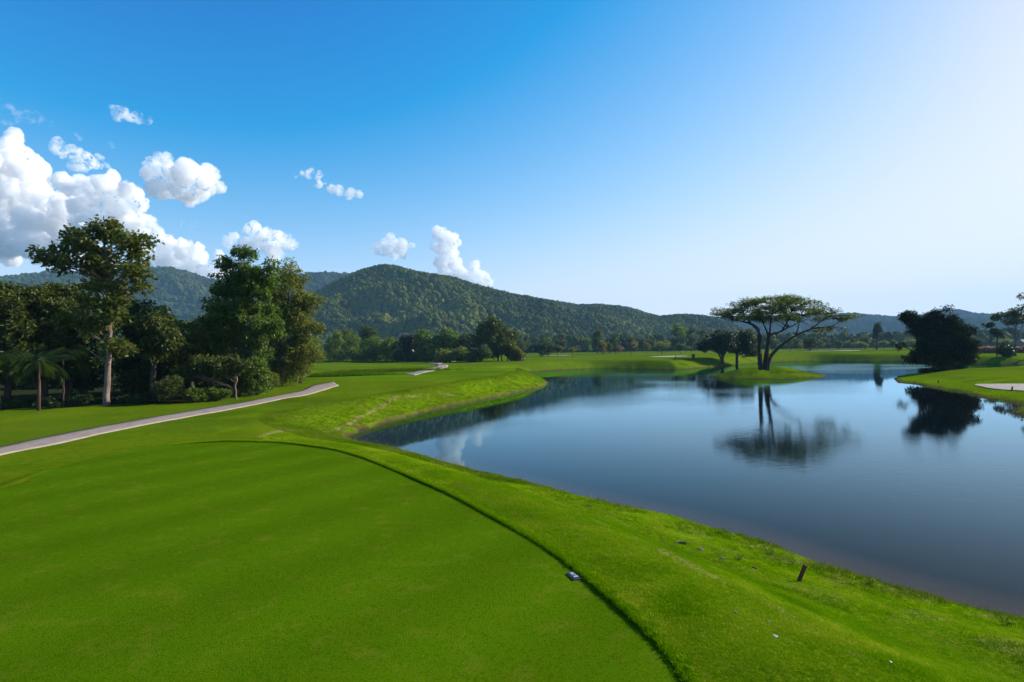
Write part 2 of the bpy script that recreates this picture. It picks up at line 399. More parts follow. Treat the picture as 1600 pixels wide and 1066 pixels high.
# ------------------------------------------------------------------ ground sheet (polar grid about the camera foot)
fine = np.radians(np.arange(-56, 56.01, 0.17)); coarse = np.radians(np.arange(59, 301.5, 3.0))
ang = np.concatenate([fine, coarse])
rad = np.concatenate([[0.05, 0.6], np.exp(np.arange(math.log(1.6), math.log(250), 0.0112)), np.exp(np.arange(math.log(252), math.log(9000), 0.045))])
A, R = np.meshgrid(ang, rad)
GX = (R * np.sin(A)).ravel(); GY = (R * np.cos(A)).ravel()
h, d, dt, sd, sp, si, r = height(GX, GY, True)
na, nr = len(ang), len(rad)
I = np.arange(nr - 1)[:, None] * na; J = np.arange(na)[None, :]; J2 = (J + 1) % na
Q = np.stack([I + J, I + J2, I + na + J2, I + na + J], -1).reshape(-1, 4)
def pixmask(cpx, cpy, z, rx, ry, soft=0.5):
    c = at_z(cpx, cpy, z)
    q = np.hypot((GX - c[0]) / rx, (GY - c[1]) / ry); return 1 - sstep(1 - soft, 1 + soft * .4, q)
mud = (1 - sstep(0.05, 0.38 + np.clip(r * .002, 0, 0.4), d + (fbm(GX * 1.2, GY * 1.2, 21, 3) - .5) * .7)) * (d > -3)
mud = np.where(d < 0, 1, mud)
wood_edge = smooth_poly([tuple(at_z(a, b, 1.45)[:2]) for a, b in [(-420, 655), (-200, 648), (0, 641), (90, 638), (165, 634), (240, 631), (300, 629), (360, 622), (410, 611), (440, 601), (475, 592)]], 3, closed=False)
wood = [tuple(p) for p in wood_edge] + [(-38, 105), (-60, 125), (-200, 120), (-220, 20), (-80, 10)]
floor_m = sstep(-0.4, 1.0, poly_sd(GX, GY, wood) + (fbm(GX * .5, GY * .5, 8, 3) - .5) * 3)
bank = (r < 60) & (dt > 1.2)
rough = sstep(0.4, 0.62, fbm(GX * .5, GY * .5, 31, 3) + 0.35 * (1 - sstep(1.5, 4.2, d)) - 0.12) * (d < 7) * (d > 0) * (r < 130)
rough = np.maximum(rough, (si > 0) * (0.5 + 0.5 * fbm(GX * .6, GY * .6, 33, 3)))
rough = np.maximum(rough, 0.8 * (1 - sstep(3.2, 4.4, d)) * (r > 22) * (r < 120))
bright = np.zeros_like(GX)
for a, b, z, rx, ry in ((610, 589, 1.9, 9, 3.0), (770, 580, 2.0, 13, 2.2), (740, 573.5, 2.1, 11, 2.2)): bright = np.maximum(bright, pixmask(a, b, z, rx, ry, 0.25))
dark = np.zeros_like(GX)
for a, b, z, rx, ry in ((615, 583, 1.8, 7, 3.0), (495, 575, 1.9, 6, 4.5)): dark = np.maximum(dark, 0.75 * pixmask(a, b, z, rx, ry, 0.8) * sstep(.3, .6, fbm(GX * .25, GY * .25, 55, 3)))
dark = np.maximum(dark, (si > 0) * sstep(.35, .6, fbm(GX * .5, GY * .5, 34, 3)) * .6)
dark = np.maximum(dark, .22 * (GX < -14) * (GY < 45) * sstep(.35, .6, fbm(GX * .2, GY * .2, 35, 3)))  # left lawn darkened in its colour, mostly imitating lens vignetting
far_rough = sstep(0.55, 0.7, fbm(GX * .02, GY * .045, 77, 3)) * sstep(160, 220, r) * 0.5
dark = np.maximum(dark, far_rough)
# far beyond the course: bushland
dark = np.maximum(dark, sstep(480, 620, r) * 0.9)
# worn line where the mown lawn meets the rough bank, and mower wheel lines on the near slope
def polyline_d(P):
    best = np.full(GX.shape, 1e18)
    for (ax, ay), (bx, by) in zip(P[:-1], P[1:]):
        dx, dy = bx - ax, by - ay; L = dx * dx + dy * dy + 1e-9
        t = np.clip(((GX - ax) * dx + (GY - ay) * dy) / L, 0, 1)
        best = np.minimum(best, (GX - ax - t * dx) ** 2 + (GY - ay - t * dy) ** 2)
    return np.sqrt(best)
worn1 = [tuple(at_z(a, b, z)[:2]) for a, b, z in [(388, 684, 1.6), (430, 670, 1.5), (490, 655, 1.45), (560, 633, 1.45), (620, 616, 1.45), (700, 606, 1.5), (770, 603, 1.5)]]
worn2 = [tuple(at_z(a, b, z)[:2]) for a, b, z in [(800, 780, 1.6), (880, 812, 1.7), (960, 850, 1.75), (1020, 882, 1.8), (1090, 925, 1.85), (1160, 960, 1.85), (1240, 1010, 1.8), (1330, 1066, 1.8)]]
dry = (1 - sstep(0.08, 0.30, polyline_d(worn1) * (0.6 + fbm(GX, GY, 41, 2)))) * 0.9 * sstep(.3, .5, fbm(GX * .8, GY * .8, 42, 3))
dry = np.maximum(dry, (1 - sstep(0.02, 0.20, polyline_d(worn2) * (0.5 + fbm(GX * 2, GY * 2, 43, 2)))) * 0.75 * sstep(.35, .6, fbm(GX * 2.5, GY * 2.5, 44, 3)))
dry = np.maximum(dry, 0.75 * sstep(.48, .66, fbm(GX * 1.6, GY * 1.6, 91, 4)) * (1 - sstep(2.2, 4.5, d)) * (d > 0) * sstep(2, 8, GX) * (r < 30))
ground = link('ground', mesh_np('ground', np.stack([GX, GY, h], 1), Q, True,
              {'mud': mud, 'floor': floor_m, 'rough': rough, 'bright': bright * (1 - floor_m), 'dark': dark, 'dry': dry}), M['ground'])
tag(ground, 'mown golf course grass with a muddy rim along the lake', kind='structure')

# ------------------------------------------------------------------ water sheet
wa = ang[::3]; wr = rad[rad > 2][::2]
A2, R2 = np.meshgrid(wa, wr); WX = (R2 * np.sin(A2)).ravel(); WY = (R2 * np.cos(A2)).ravel()
wd = height(WX, WY, True)[1]
na2, nr2 = len(wa), len(wr)
I = np.arange(nr2 - 1)[:, None] * na2; J = np.arange(na2)[None, :]; J2 = (J + 1) % na2
Q2 = np.stack([I + J, I + J2, I + na2 + J2, I + na2 + J], -1).reshape(-1, 4)
keep = (wd[Q2].min(1) < 0.8) & (np.hypot(WX, WY)[Q2].max(1) < 420)
Q2 = Q2[keep]; used = np.unique(Q2); remap = np.full(len(WX), -1); remap[used] = np.arange(len(used))
lake_o = link('lake', mesh_np('lake', np.stack([WX[used], WY[used], np.zeros(len(used))], 1), remap[Q2], True, {'shore': np.maximum(-wd[used], 0)}), M['water'])
tag(lake_o, 'calm blue lake with brown shallows and soft reflections', kind='structure')

# ------------------------------------------------------------------ tee surface, path, bunkers
def fill_grid(poly, step, zf, name, mat, label, lift=0.0, kind='structure', edge=True):
    """surface inside a polygon: constrained triangulation of the outline and interior points"""
    from mathutils.geometry import delaunay_2d_cdt
    P = np.array(poly); x0, y0_ = P.min(0); x1, y1 = P.max(0)
    gx, gy = np.meshgrid(np.arange(x0, x1, step), np.arange(y0_, y1, step)); gx = gx.ravel(); gy = gy.ravel()
    gx = gx + rng.uniform(-.2, .2, gx.shape) * step; gy = gy + rng.uniform(-.2, .2, gy.shape) * step
    inn = poly_sd(gx, gy, poly) > step * 0.5
    pts = [Vector(p) for p in poly] + [Vector((a, b)) for a, b in zip(gx[inn], gy[inn])]
    v, e, f, *_ = delaunay_2d_cdt(pts, [], [list(range(len(poly)))], 1, 1e-5)
    V = np.array([[a.x, a.y, 0] for a in v]); V[:, 2] = zf(V[:, 0], V[:, 1]) + lift
    me = bpy.data.meshes.new(name); me.from_pydata(V.tolist(), [], [list(q) for q in f]); me.update()
    me.polygons.foreach_set('use_smooth', np.ones(len(me.polygons), bool))
    o = link(name, me, mat); tag(o, label, kind=kind); return o
fill_grid(tee, 0.35, lambda x, y: TZ + (fbm(x * .5, y * .5, 2, 2) - .5) * .03, 'tee_ground', M['tee'], 'closely mown oval teeing ground in the foreground')

def strip(name, pairs, mat, label, lift=0.04, z0=1.45):
    """ribbon between a left and a right line of picture points dropped on the ground"""
    def drop(px, py):
        z = z0
        for _ in range(12):
            p = at_z(px, py, z); z = 0.5 * z + 0.5 * hz(p[0], p[1])
        return at_z(px, py, z)
    L = smooth_poly([drop(a, b)[:2] for a, b in [p[0] for p in pairs]], 8, False)
    Rr = smooth_poly([drop(a, b)[:2] for a, b in [p[1] for p in pairs]], 8, False)
    K = 7; V = []; att = []
    for a, b in zip(L, Rr):
        for k in range(K):
            q = a + (b - a) * k / (K - 1); V.append([q[0], q[1], 0]); att.append(max(0.0, 1 - k / (K - 1) * 2.6))
    V = np.array(V); V[:, 2] = height(V[:, 0], V[:, 1]) + lift
    m = len(L); I = np.arange(m - 1)[:, None] * K; J = np.arange(K - 1)[None, :]
    Q = np.stack([I + J, I + J + 1, I + K + J + 1, I + K + J], -1).reshape(-1, 4)
    o = link(name, mesh_np(name, V, Q, True, {'edge_brown': att}), mat)
    # slab edges
    sld = o.modifiers.new('thick', 'SOLIDIFY'); sld.thickness = 0.12; sld.offset = -1
    tag(o, label, kind='structure'); return o
strip('cart_path', [((-160, 731), (-160, 757)), ((0, 699), (0, 712)), ((100, 678), (100, 692)), ((200, 659.5), (200, 670)), ((300, 642), (300, 651)), ((380, 629), (380, 636.5)),
                    ((440, 617), (440, 624)), ((470, 611), (480, 617.5)), ((490, 602), (516, 607)), ((520, 597), (530, 603))], M['path'], 'pale concrete cart path curving past the wood', 0.03)
strip('cart_path', [((630, 584), (648, 587)), ((650, 581), (662, 583)), ((672, 575), (690, 576.5)), ((683, 570), (700, 571)), ((668, 568), (686, 569)), ((700, 563.5), (715, 564.5))], M['path'], 'pale concrete cart path reappearing beyond the grass mound', 0.06, 1.8)

def bunker(name, outline, z, label):
    def dz(a, b):
        zz = z
        for _ in range(25): q = at_z(a, b, zz); zz = .6 * zz + .4 * hz(q[0], q[1])
        return tuple(at_z(a, b, zz)[:2])
    P = smooth_poly([dz(a, b) for a, b in outline], 4)
    return fill_grid([tuple(p) for p in P], max(0.5, np.ptp(np.array(P)[:, 0]) / 30), height, name, M['sand'], label, 0.07)
bunker('sand_bunker', [(1523, 601.5), (1545, 600.8), (1600, 600.6), (1660, 602), (1650, 611), (1600, 611.5), (1560, 609), (1535, 605)], 1.0, 'pale sand bunker on the right hand peninsula')
for a, b, z, rx, lab in ((512, 559.5, 3.2, 8, 'left'), (493, 559.8, 3.2, 5, 'edge'), (869, 556.5, 2.6, 8, 'mid'), (1045, 556.5, 2.6, 7, 'cen'), (1296, 549.5, 2.9, 13, 'isl'), (1352, 546.5, 3.2, 9, 'pine')):
    c = at_z(a, b, z)
    P = [(c[0] + rx * math.cos(t), c[1] + rx * .9 * math.sin(t)) for t in np.linspace(0, 6.283, 14, endpoint=False)]
    names = {'left': 'small sand bunker below the bamboo row', 'edge': 'sand bunker beside the left wood edge', 'mid': 'small sand bunker right of the golden tree', 'cen': 'flat sand bunker left of the two dark trees',
             'isl': 'long sand bunker seen right of the rain tree', 'pine': 'far sand bunker left of the tall lone pine'}
    fill_grid(P, 1.6, height, 'sand_bunker', M['sand'], names[lab], 0.12)

# ------------------------------------------------------------------ hills
n = NT('hill_ground'); P = n.pos()
f = n.noise(0.02, 5, 0.6, P)
M['hill'] = n.done(n.bsdf(n.ramp(f, [(0.35, (0.03, 0.05, 0.010)), (0.7, (0.07, 0.09, 0.022))]), 0.95, 0.05, bump=n.noise(0.15, 3, 0.6, P), bdist=3.0))
def crown_mat(name, a, b, d):
    n = NT(name)
    c = n.ramp(n.attr('tint', 'INSTANCER'), [(0.0, a), (0.6, b), (1.0, d)])
    sp = n.noise(0.9, 3, 0.7, n.pos())
    c = n.mix(n.mr(sp, 0.35, 0.65, 0.5, 0.0), c, a)
    return n.done(n.bsdf(c, 0.9, 0.05, bump=sp, bdist=1.5))
M['crown'] = crown_mat('hill_tree_crown', (0.024, 0.042, 0.005), (0.125, 0.140, 0.014), (0.21, 0.21, 0.03))

M['crown_dark'] = crown_mat('ridge_tree_crown', (0.012, 0.024, 0.006), (0.035, 0.055, 0.010), (0.08, 0.09, 0.02))
def scatter(name, pts, scale, rot, tint, mat, kindshape, label):
    """one object: a point cloud whose points each carry a small primitive (instanced by geometry nodes)"""
    me = bpy.data.meshes.new(name); me.vertices.add(len(pts)); me.vertices.foreach_set('co', np.asarray(pts, np.float32).ravel())
    for a, v, ty in (('scl', scale, 'FLOAT_VECTOR'), ('rot', rot, 'FLOAT_VECTOR'), ('tint', tint, 'FLOAT')):
        at = me.attributes.new(a, ty, 'POINT'); at.data.foreach_set('vector' if ty != 'FLOAT' else 'value', np.asarray(v, np.float32).ravel())
    me.update()
    o = link(name, me, mat)
    g = bpy.data.node_groups.new(name + '_nodes', 'GeometryNodeTree')
    g.interface.new_socket('Geometry', in_out='INPUT', socket_type='NodeSocketGeometry')
    g.interface.new_socket('Geometry', in_out='OUTPUT', socket_type='NodeSocketGeometry')
    N = g.nodes; L = g.links
    gi = N.new('NodeGroupInput'); go = N.new('NodeGroupOutput')
    inst = N.new('GeometryNodeInstanceOnPoints')
    def named(nm, ty):
        x = N.new('GeometryNodeInputNamedAttribute'); x.data_type = ty; x.inputs['Name'].default_value = nm
        return x.outputs['Attribute']
    L.new(gi.outputs[0], inst.inputs['Points'])
    L.new(named('scl', 'FLOAT_VECTOR'), inst.inputs['Scale'])
    e2r = N.new('FunctionNodeEulerToRotation'); L.new(named('rot', 'FLOAT_VECTOR'), e2r.inputs[0]); L.new(e2r.outputs[0], inst.inputs['Rotation'])
    if kindshape == 'crown':
        s = N.new('GeometryNodeMeshIcoSphere'); s.inputs['Radius'].default_value = 1; s.inputs['Subdivisions'].default_value = 3
        sp = N.new('GeometryNodeSetPosition'); L.new(s.outputs[0], sp.inputs['Geometry'])
        nz = N.new('ShaderNodeTexNoise'); nz.inputs['Scale'].default_value = 2.2; nz.inputs['Detail'].default_value = 2
        nrm = N.new('GeometryNodeInputNormal'); mm = N.new('ShaderNodeMath'); mm.operation = 'MULTIPLY_ADD'
        L.new(nz.outputs[0], mm.inputs[0]); mm.inputs[1].default_value = 1.6; mm.inputs[2].default_value = -0.8
        vm = N.new('ShaderNodeVectorMath'); vm.operation = 'SCALE'; L.new(nrm.outputs[0], vm.inputs[0]); L.new(mm.outputs[0], vm.inputs['Scale'])
        L.new(vm.outputs[0], sp.inputs['Offset']); geo = sp.outputs[0]
    else:
        jn = N.new('GeometryNodeJoinGeometry'); rr = random.Random(5)
        nb, spread, hgt, wid, lean = kindshape
        for k in range(nb):
            c = N.new('GeometryNodeMeshCone'); c.fill_type = 'NONE'; c.inputs['Vertices'].default_value = 3
            c.inputs['Radius Bottom'].default_value = wid; c.inputs['Radius Top'].default_value = 0.0; c.inputs['Depth'].default_value = hgt * rr.uniform(.6, 1.2)
            tr = N.new('GeometryNodeTransform'); L.new(c.outputs[0], tr.inputs['Geometry'])
            tr.inputs['Translation'].default_value = (rr.uniform(-spread, spread), rr.uniform(-spread, spread), -0.1 * hgt)
            tr.inputs['Rotation'].default_value = (rr.gauss(0, lean), rr.gauss(0, lean), rr.uniform(0, 6))
            L.new(tr.outputs[0], jn.inputs[0])
        geo = jn.outputs[0]
    sm = N.new('GeometryNodeSetMaterial'); sm.inputs['Material'].default_value = mat; L.new(geo, sm.inputs['Geometry'])
    L.new(sm.outputs[0], inst.inputs['Instance']); L.new(inst.outputs[0], go.inputs[0])
    md = o.modifiers.new('scatter', 'NODES'); md.node_group = g
    return tag(o, label, kind='stuff')

def make_hill(name, label, sil, Rf, Rr, Rb, gul, seed, px0, px1, npx, ntree, tsize, wlabel, cm='crown'):
    """sil: silhouette picture points; foot at distance Rf, ridge at Rr, back at Rb"""
    xs = np.linspace(px0, px1, npx)
    sx = [p[0] for p in sil]; sy = [p[1] for p in sil]
    def field(px, t):
        """t 0 foot .. 1 ridge .. 1.5 back; returns world point"""
        py = np.interp(px, sx, sy)
        dd = fw[None] + rt[None] * ((px - 800) / F)[:, None] + up[None] * ((533 - py) / F)[:, None]
        hl = np.hypot(dd[:, 0], dd[:, 1]); ux = dd[:, 0] / hl; uy = dd[:, 1] / hl; te = dd[:, 2] / hl
        wig = 1 + 0.10 * (fbm(px * .004, px * 0, seed, 2) - .5)
        rr_ = np.where(t <= 1, Rf + (Rr * wig - Rf) * t, Rr * wig + (Rb - Rr * wig) * (t - 1) / 0.5)
        H = CZ + te * Rr * wig
        tt = np.clip(t, 0, 1)
        base = H * np.where(t <= 1, 0.25 * tt + 0.75 * (tt * tt * (3 - 2 * tt)), 1 - (t - 1) * 1.6)
        X = ux * rr_; Y = uy * rr_
        g = (1 - np.abs(2 * fbm(X / gul, Y / gul, seed + 5, 3) - 1) * 2.2) * 0.30 - 0.12
        z = base + g * H * np.sin(np.pi * np.clip(tt, 0, 1)) * (t <= 1)
        z = np.minimum(z, CZ + te * rr_ * 0.985 + np.where(t >= 0.97, 1e9, 0)) if True else z
        z = np.where(t > 1, np.minimum(z, CZ + te * rr_), z)
        return X, Y, z - 3 * (t < 0.02)
    T = np.concatenate([np.linspace(0, 1, 70), np.linspace(1.05, 1.5, 8)])
    PX, TT = np.meshgrid(xs, T); X, Y, Z = field(PX.ravel(), TT.ravel())
    a, b = len(T), len(xs); I = np.arange(a - 1)[:, None] * b; J = np.arange(b - 1)[None, :]
    Q = np.stack([I + J, I + J + 1, I + b + J + 1, I + b + J], -1).reshape(-1, 4)
    o = link(name, mesh_np(name, np.stack([X, Y, Z], 1), Q, True), M['hill']); tag(o, label, kind='structure')
    g = np.random.default_rng(seed)
    px = g.uniform(px0, px1, ntree); t = np.sqrt(g.uniform(0.0, 1.0, ntree) * (1.08 ** 2)) ; t = np.where(g.random(ntree) < .12, g.uniform(.93, 1.02, ntree), t)
    x, y, z = field(px, t)
    s = tsize * g.uniform(.6, 1.25, ntree); tall = g.uniform(.9, 1.7, ntree)
    tint = np.clip(fbm(x / 90, y / 90, seed + 9, 3) * 1.3 - .12 + g.normal(0, .13, ntree), 0, 1)
    scatter(wlabel[0], np.stack([x, y, z + s * .3], 1), np.stack([s, s, s * tall], 1), np.stack([g.normal(0, .15, ntree), g.normal(0, .15, ntree), g.uniform(0, 6, ntree)], 1),
            tint, M[cm], 'crown', wlabel[1])
make_hill('near_hill', 'rounded forested hill in the middle distance', [(300, 560), (400, 530), (440, 500), (470, 478), (500, 459), (530, 442), (560, 430), (580, 423), (597, 419), (620, 421), (650, 429), (680, 434), (710, 438), (740, 449), (770, 457),
    (800, 464), (830, 469), (860, 474), (900, 481), (940, 481), (965, 482), (985, 486), (1010, 494), (1030, 500), (1060, 497), (1085, 497), (1105, 500), (1130, 507), (1160, 519), (1200, 533), (1260, 548), (1300, 556)],
    620, 1250, 1700, 190, 11, 300, 1300, 420, 44000, 3.7, ('hill_forest', 'dense green forest covering the rounded middle hill'))
make_hill('left_hill', 'darker forested ridge rising behind the left wood', [(-500, 470), (-200, 445), (0, 440), (50, 436), (80, 431), (110, 434), (150, 432), (190, 428), (240, 425), (265, 424), (290, 431), (320, 440), (360, 447), (400, 446), (440, 440),
    (480, 434), (510, 431), (540, 433), (580, 442), (640, 460), (700, 490), (760, 530)],
    1300, 2200, 2900, 330, 23, -500, 760, 420, 34000, 7.0, ('ridge_forest', 'dense forest covering the long left ridge'), 'crown_dark')
make_hill('far_hill', 'long low blue ridge behind the right shore', [(900, 545), (960, 525), (1020, 508), (1080, 503), (1150, 500), (1220, 500), (1280, 496), (1335, 496), (1370, 499), (1415, 503), (1450, 497), (1478, 489), (1503, 492), (1529, 498),
    (1570, 498), (1600, 499), (1700, 496), (1800, 488), (1950, 480), (2200, 470)],
    1700, 3100, 4000, 420, 37, 900, 2200, 420, 36000, 9.0, ('far_ridge_forest', 'distant forest covering the low blue ridge'), 'crown_dark')

# haze
n = NT('haze_air'); n.t.nodes.remove(n.out); n.out = n.n('ShaderNodeOutputMaterial')
pv = n.n('ShaderNodeVolumePrincipled'); pv.inputs['Color'].default_value = (0.36, 0.68, 1.0, 1); pv.inputs['Density'].default_value = 0.000105; pv.inputs['Anisotropy'].default_value = 0.0
n.l(pv.outputs[0], n.out.inputs['Volume']); M['haze'] = n.m
hx0, hx1, hy0, hy1, hz0, hz1 = -5200, 5200, -5200, 5200, -3.2, 460
V = [(a, b, c_) for c_ in (hz0, hz1) for a, b in ((hx0, hy0), (hx1, hy0), (hx1, hy1), (hx0, hy1))]
hm = bpy.data.meshes.new('haze'); hm.from_pydata(V, [], [(3, 2, 1, 0), (4, 5, 6, 7), (0, 1, 5, 4), (1, 2, 6, 5), (2, 3, 7, 6), (3, 0, 4, 7)]); hm.update()
hzo = link('haze', hm, M['haze']); tag(hzo, 'thin haze over the valley', kind='stuff')

# ------------------------------------------------------------------ trees
def tube_arrays(P, Rr, ns=7):
    P = np.asarray(P, float); Rr = np.asarray(Rr, float); n = len(P)
    T = np.gradient(P, axis=0); T /= np.linalg.norm(T, axis=1)[:, None] + 1e-9
    ref = np.where(np.abs(T[:, 2:3]) > 0.9, np.array([[1., 0, 0]]), np.array([[0, 0, 1.]]))
    U = np.cross(T, ref); U /= np.linalg.norm(U, axis=1)[:, None] + 1e-9; W = np.cross(T, U)
    a = np.linspace(0, 2 * math.pi, ns, endpoint=False)
    V = P[:, None] + Rr[:, None, None] * (np.cos(a)[None, :, None] * U[:, None] + np.sin(a)[None, :, None] * W[:, None])
    I = np.arange(n - 1)[:, None] * ns; J = np.arange(ns)[None]; J2 = (J + 1) % ns
    Q = np.stack([I + J, I + J2, I + ns + J2, I + ns + J], -1).reshape(-1, 4)
    return V.reshape(-1, 3), Q
class Bag:
    def __init__(s): s.V = []; s.Q = []; s.n = 0; s.A = []
    def add(s, V, Q, a=None):
        s.V.append(V); s.Q.append(Q + s.n); s.n += len(V)
        if a is not None: s.A.append(a)
    def tube(s, P, R, ns=7): V, Q = tube_arrays(P, R, ns); s.add(V, Q)
    def mesh(s, name, smooth=True, attr=None):
        at = {attr: np.concatenate(s.A)} if attr and s.A else None
        return mesh_np(name, np.concatenate(s.V), np.concatenate(s.Q), smooth, at)
def curve(a, b, bend, n=6, wob=0.0, g=rng):
    a = np.array(a, float); b = np.array(b, float); t = np.linspace(0, 1, n)[:, None]
    m = (a + b) / 2 + np.array(bend)
    P = (1 - t) ** 2 * a + 2 * t * (1 - t) * m + t * t * b
    if wob: P[1:-1] += g.normal(0, wob, (n - 2, 3))
    return P
def leaves_mesh(name, C, D, L, W, g, rnd=None, up=0.0):
    """C centres, D directions (n,3); each leaf is a folded diamond"""
    n = len(C); D = D / (np.linalg.norm(D, axis=1)[:, None] + 1e-9)
    r = g.normal(0, 1, (n, 3)); r[:, 2] += up
    Sd = np.cross(D, r); Sd /= np.linalg.norm(Sd, axis=1)[:, None] + 1e-9
    L = np.broadcast_to(L, n)[:, None] * g.uniform(.7, 1.25, (n, 1)); Wd = np.broadcast_to(W, n)[:, None] * g.uniform(.75, 1.2, (n, 1))
    nn = np.cross(Sd, D)
    v0 = C; v1 = C + D * L * .5 + Sd * Wd * .5 + nn * Wd * .12; v2 = C + D * L - np.array([0, 0, 1]) * L * .15; v3 = C + D * L * .5 - Sd * Wd * .5 + nn * Wd * .12
    V = np.stack([v0, v1, v2, v3], 1).reshape(-1, 3); Q = np.arange(4 * n).reshape(-1, 4)
    rnd = g.random(n) if rnd is None else rnd
    return mesh_np(name, V, Q, False, {'rnd': np.repeat(rnd, 4)})
def crown_leaves(clumps, nleaf, L, W, g, ros=6, rosr=0.25, shell=0.55, droop=0.0, flat=0.3):
    """clumps: array (k,6) cx cy cz rx ry rz -> leaf centres and directions, in rosettes round twig tips"""
    K = np.array(clumps, float); vol = (K[:, 3] * K[:, 4] * K[:, 5]) ** (2 / 3); p = vol / vol.sum()
    m = max(1, int(nleaf / ros)); idx = g.choice(len(K), m, p=p)
    dv = g.normal(0, 1, (m, 3)); dv /= np.linalg.norm(dv, axis=1)[:, None]
    rad_ = g.random(m) ** (1 / 3); rad_ = np.where(g.random(m) < shell, g.uniform(.78, 1.08, m), rad_)
    tips = K[idx, :3] + dv * rad_[:, None] * K[idx, 3:6]
    tr = np.clip(0.5 + 0.25 * g.normal(0, 1, m) + 0.15 * dv[:, 2], 0, 1)
    C = np.repeat(tips, ros, 0) + g.normal(0, rosr * .35, (m * ros, 3))
    D = g.normal(0, 1, (m * ros, 3)); D[:, 2] *= (1 - flat); D += np.repeat(dv, ros, 0) * .5; D[:, 2] -= droop
    return C, D, np.clip(np.repeat(tr, ros) + g.normal(0, .12, m * ros), 0, 1), tips
def wood_for(bag, trunk, rad_t, clumps, g, limb_r=None, twigs=4, wob=.04, lo=.35):
    """trunk: polyline with radii; every clump gets a limb from the trunk and a few twigs"""
    T = np.array(trunk, float); RT = np.array(rad_t, float)
    Tn = smooth_poly(T, 5, False); Rn = np.interp(np.linspace(0, len(T) - 1, len(Tn)), range(len(T)), RT)
    Tn = np.array(Tn); Tn[1:-1] += g.normal(0, wob * .5, (len(Tn) - 2, 3)); bag.tube(Tn, Rn, 10)
    H0 = T[0, 2]; HT = T[-1, 2] - H0
    for k in clumps:
        c = np.array(k[:3]); hd = np.hypot(*(Tn[:, :2] - c[:2]).T)
        want = c[2] - 0.55 * hd.min() - k[5] * .4; want = max(want, H0 + HT * lo)
        i = int(np.argmin(np.abs(Tn[:, 2] - want))); a = Tn[i]
        r = min(Rn[i] * .45, (limb_r or RT[0] * .22)); dist = np.linalg.norm(c - a)
        Pm = curve(a, c, (0, 0, dist * .10), 7, wob * dist * .35, g)
        bag.tube(Pm, np.linspace(r, r * .3, 7), 6)
        for _ in range(twigs):
            q = c + g.normal(0, .5, 3) * np.array(k[3:6]); s0 = Pm[g.integers(3, 7)]
            bag.tube(curve(s0, q, (0, 0, .05 * np.linalg.norm(q - s0)), 4, .02, g), np.linspace(r * .28, r * .07, 4), 4)
def px_clumps(ells, n, Y, cr, g, depth=.8, flat=.75, jit=.25):
    """fill picture ellipses (cx,cy,rx,ry) at depth Y with n clump spheres of radius cr (px)"""
    ar = np.array([e[2] * e[3] for e in ells], float); out = []
    s = Y / F
    for i in list(range(len(ells))) + list(g.choice(len(ells), n - len(ells), p=ar / ar.sum())):
        cx, cy, rx, ry = ells[i][:4]
        while True:
            v = g.uniform(-1, 1, 3)
            if v @ v < 1: break
        k = cr * g.uniform(.7, 1.25)
        ix, iy = max(rx - k * .8, 1), max(ry - k * flat * .8, 1)
        p = at_y(cx + v[0] * ix, cy + v[1] * iy, Y)
        p[1] += v[2] * max(min(rx, 60), ry * .6) * s * depth
        out.append((*p, k * s, k * s, k * s * flat))
    return out
TREES = {}
def tree(name, label, cat, base_px, ells, nclump, cr, nleaf, L, W, leafmat, barkmat, trunk_px=None, r0=0.18, group=None, base_z=None, Y=None,
         seed=0, ros=6, rosr=.3, flat=.75, droop=0.0, depth=.8, twigs=4, twigbare=0, shell=.55, lo=.35, extra_wood=None):
    g = np.random.default_rng(seed + 100)
    if Y is None:
        z = 1.5
        for _ in range(12): p = at_z(*base_px, z); z = .5 * z + .5 * hz(p[0], p[1])
        Y = p[1]
    b = at_y(*base_px, Y); b[2] = hz(b[0], b[1]) - .05
    if trunk_px is None:
        top = min(e[1] for e in ells); trunk_px = [(base_px[0] + g.normal(0, 2), (base_px[1] * .5 + top * .5)), (np.mean([e[0] for e in ells]), top)]
    T = [b - np.array([0, 0, .25]), b] + [at_y(a, c, Y) for a, c in trunk_px]
    RT = np.concatenate([[r0 * 1.35, r0 * 1.2], np.linspace(r0, r0 * .25, len(trunk_px))])
    cl = px_clumps(ells, nclump, Y, cr, g, depth, flat)
    bag = Bag(); wood_for(bag, T, RT, cl, g, twigs=twigs, lo=lo)
    for (pts, rr) in (extra_wood or []):
        Pn = np.array(smooth_poly([at_y(a, c, Y + (q[0] if q else 0)) for a, c, *q in pts], 5, False)); bag.tube(Pn, np.linspace(rr[0], rr[1], len(Pn)), 7)
    root = empty(name, tuple(b), label, cat, group)
    inv = -np.array(b)
    tm = bag.mesh('trunk'); tm.transform(Matrix.Translation(inv)); link('trunk', tm, M[barkmat], root)
    C, D, rnd, tips = crown_leaves(cl, nleaf, L, W, g, ros, rosr, shell, droop)
    lm = leaves_mesh('crown', C, D, L, W, g, rnd); lm.transform(Matrix.Translation(inv)); link('crown', lm, M[leafmat], root)
    return root, Y, b, cl

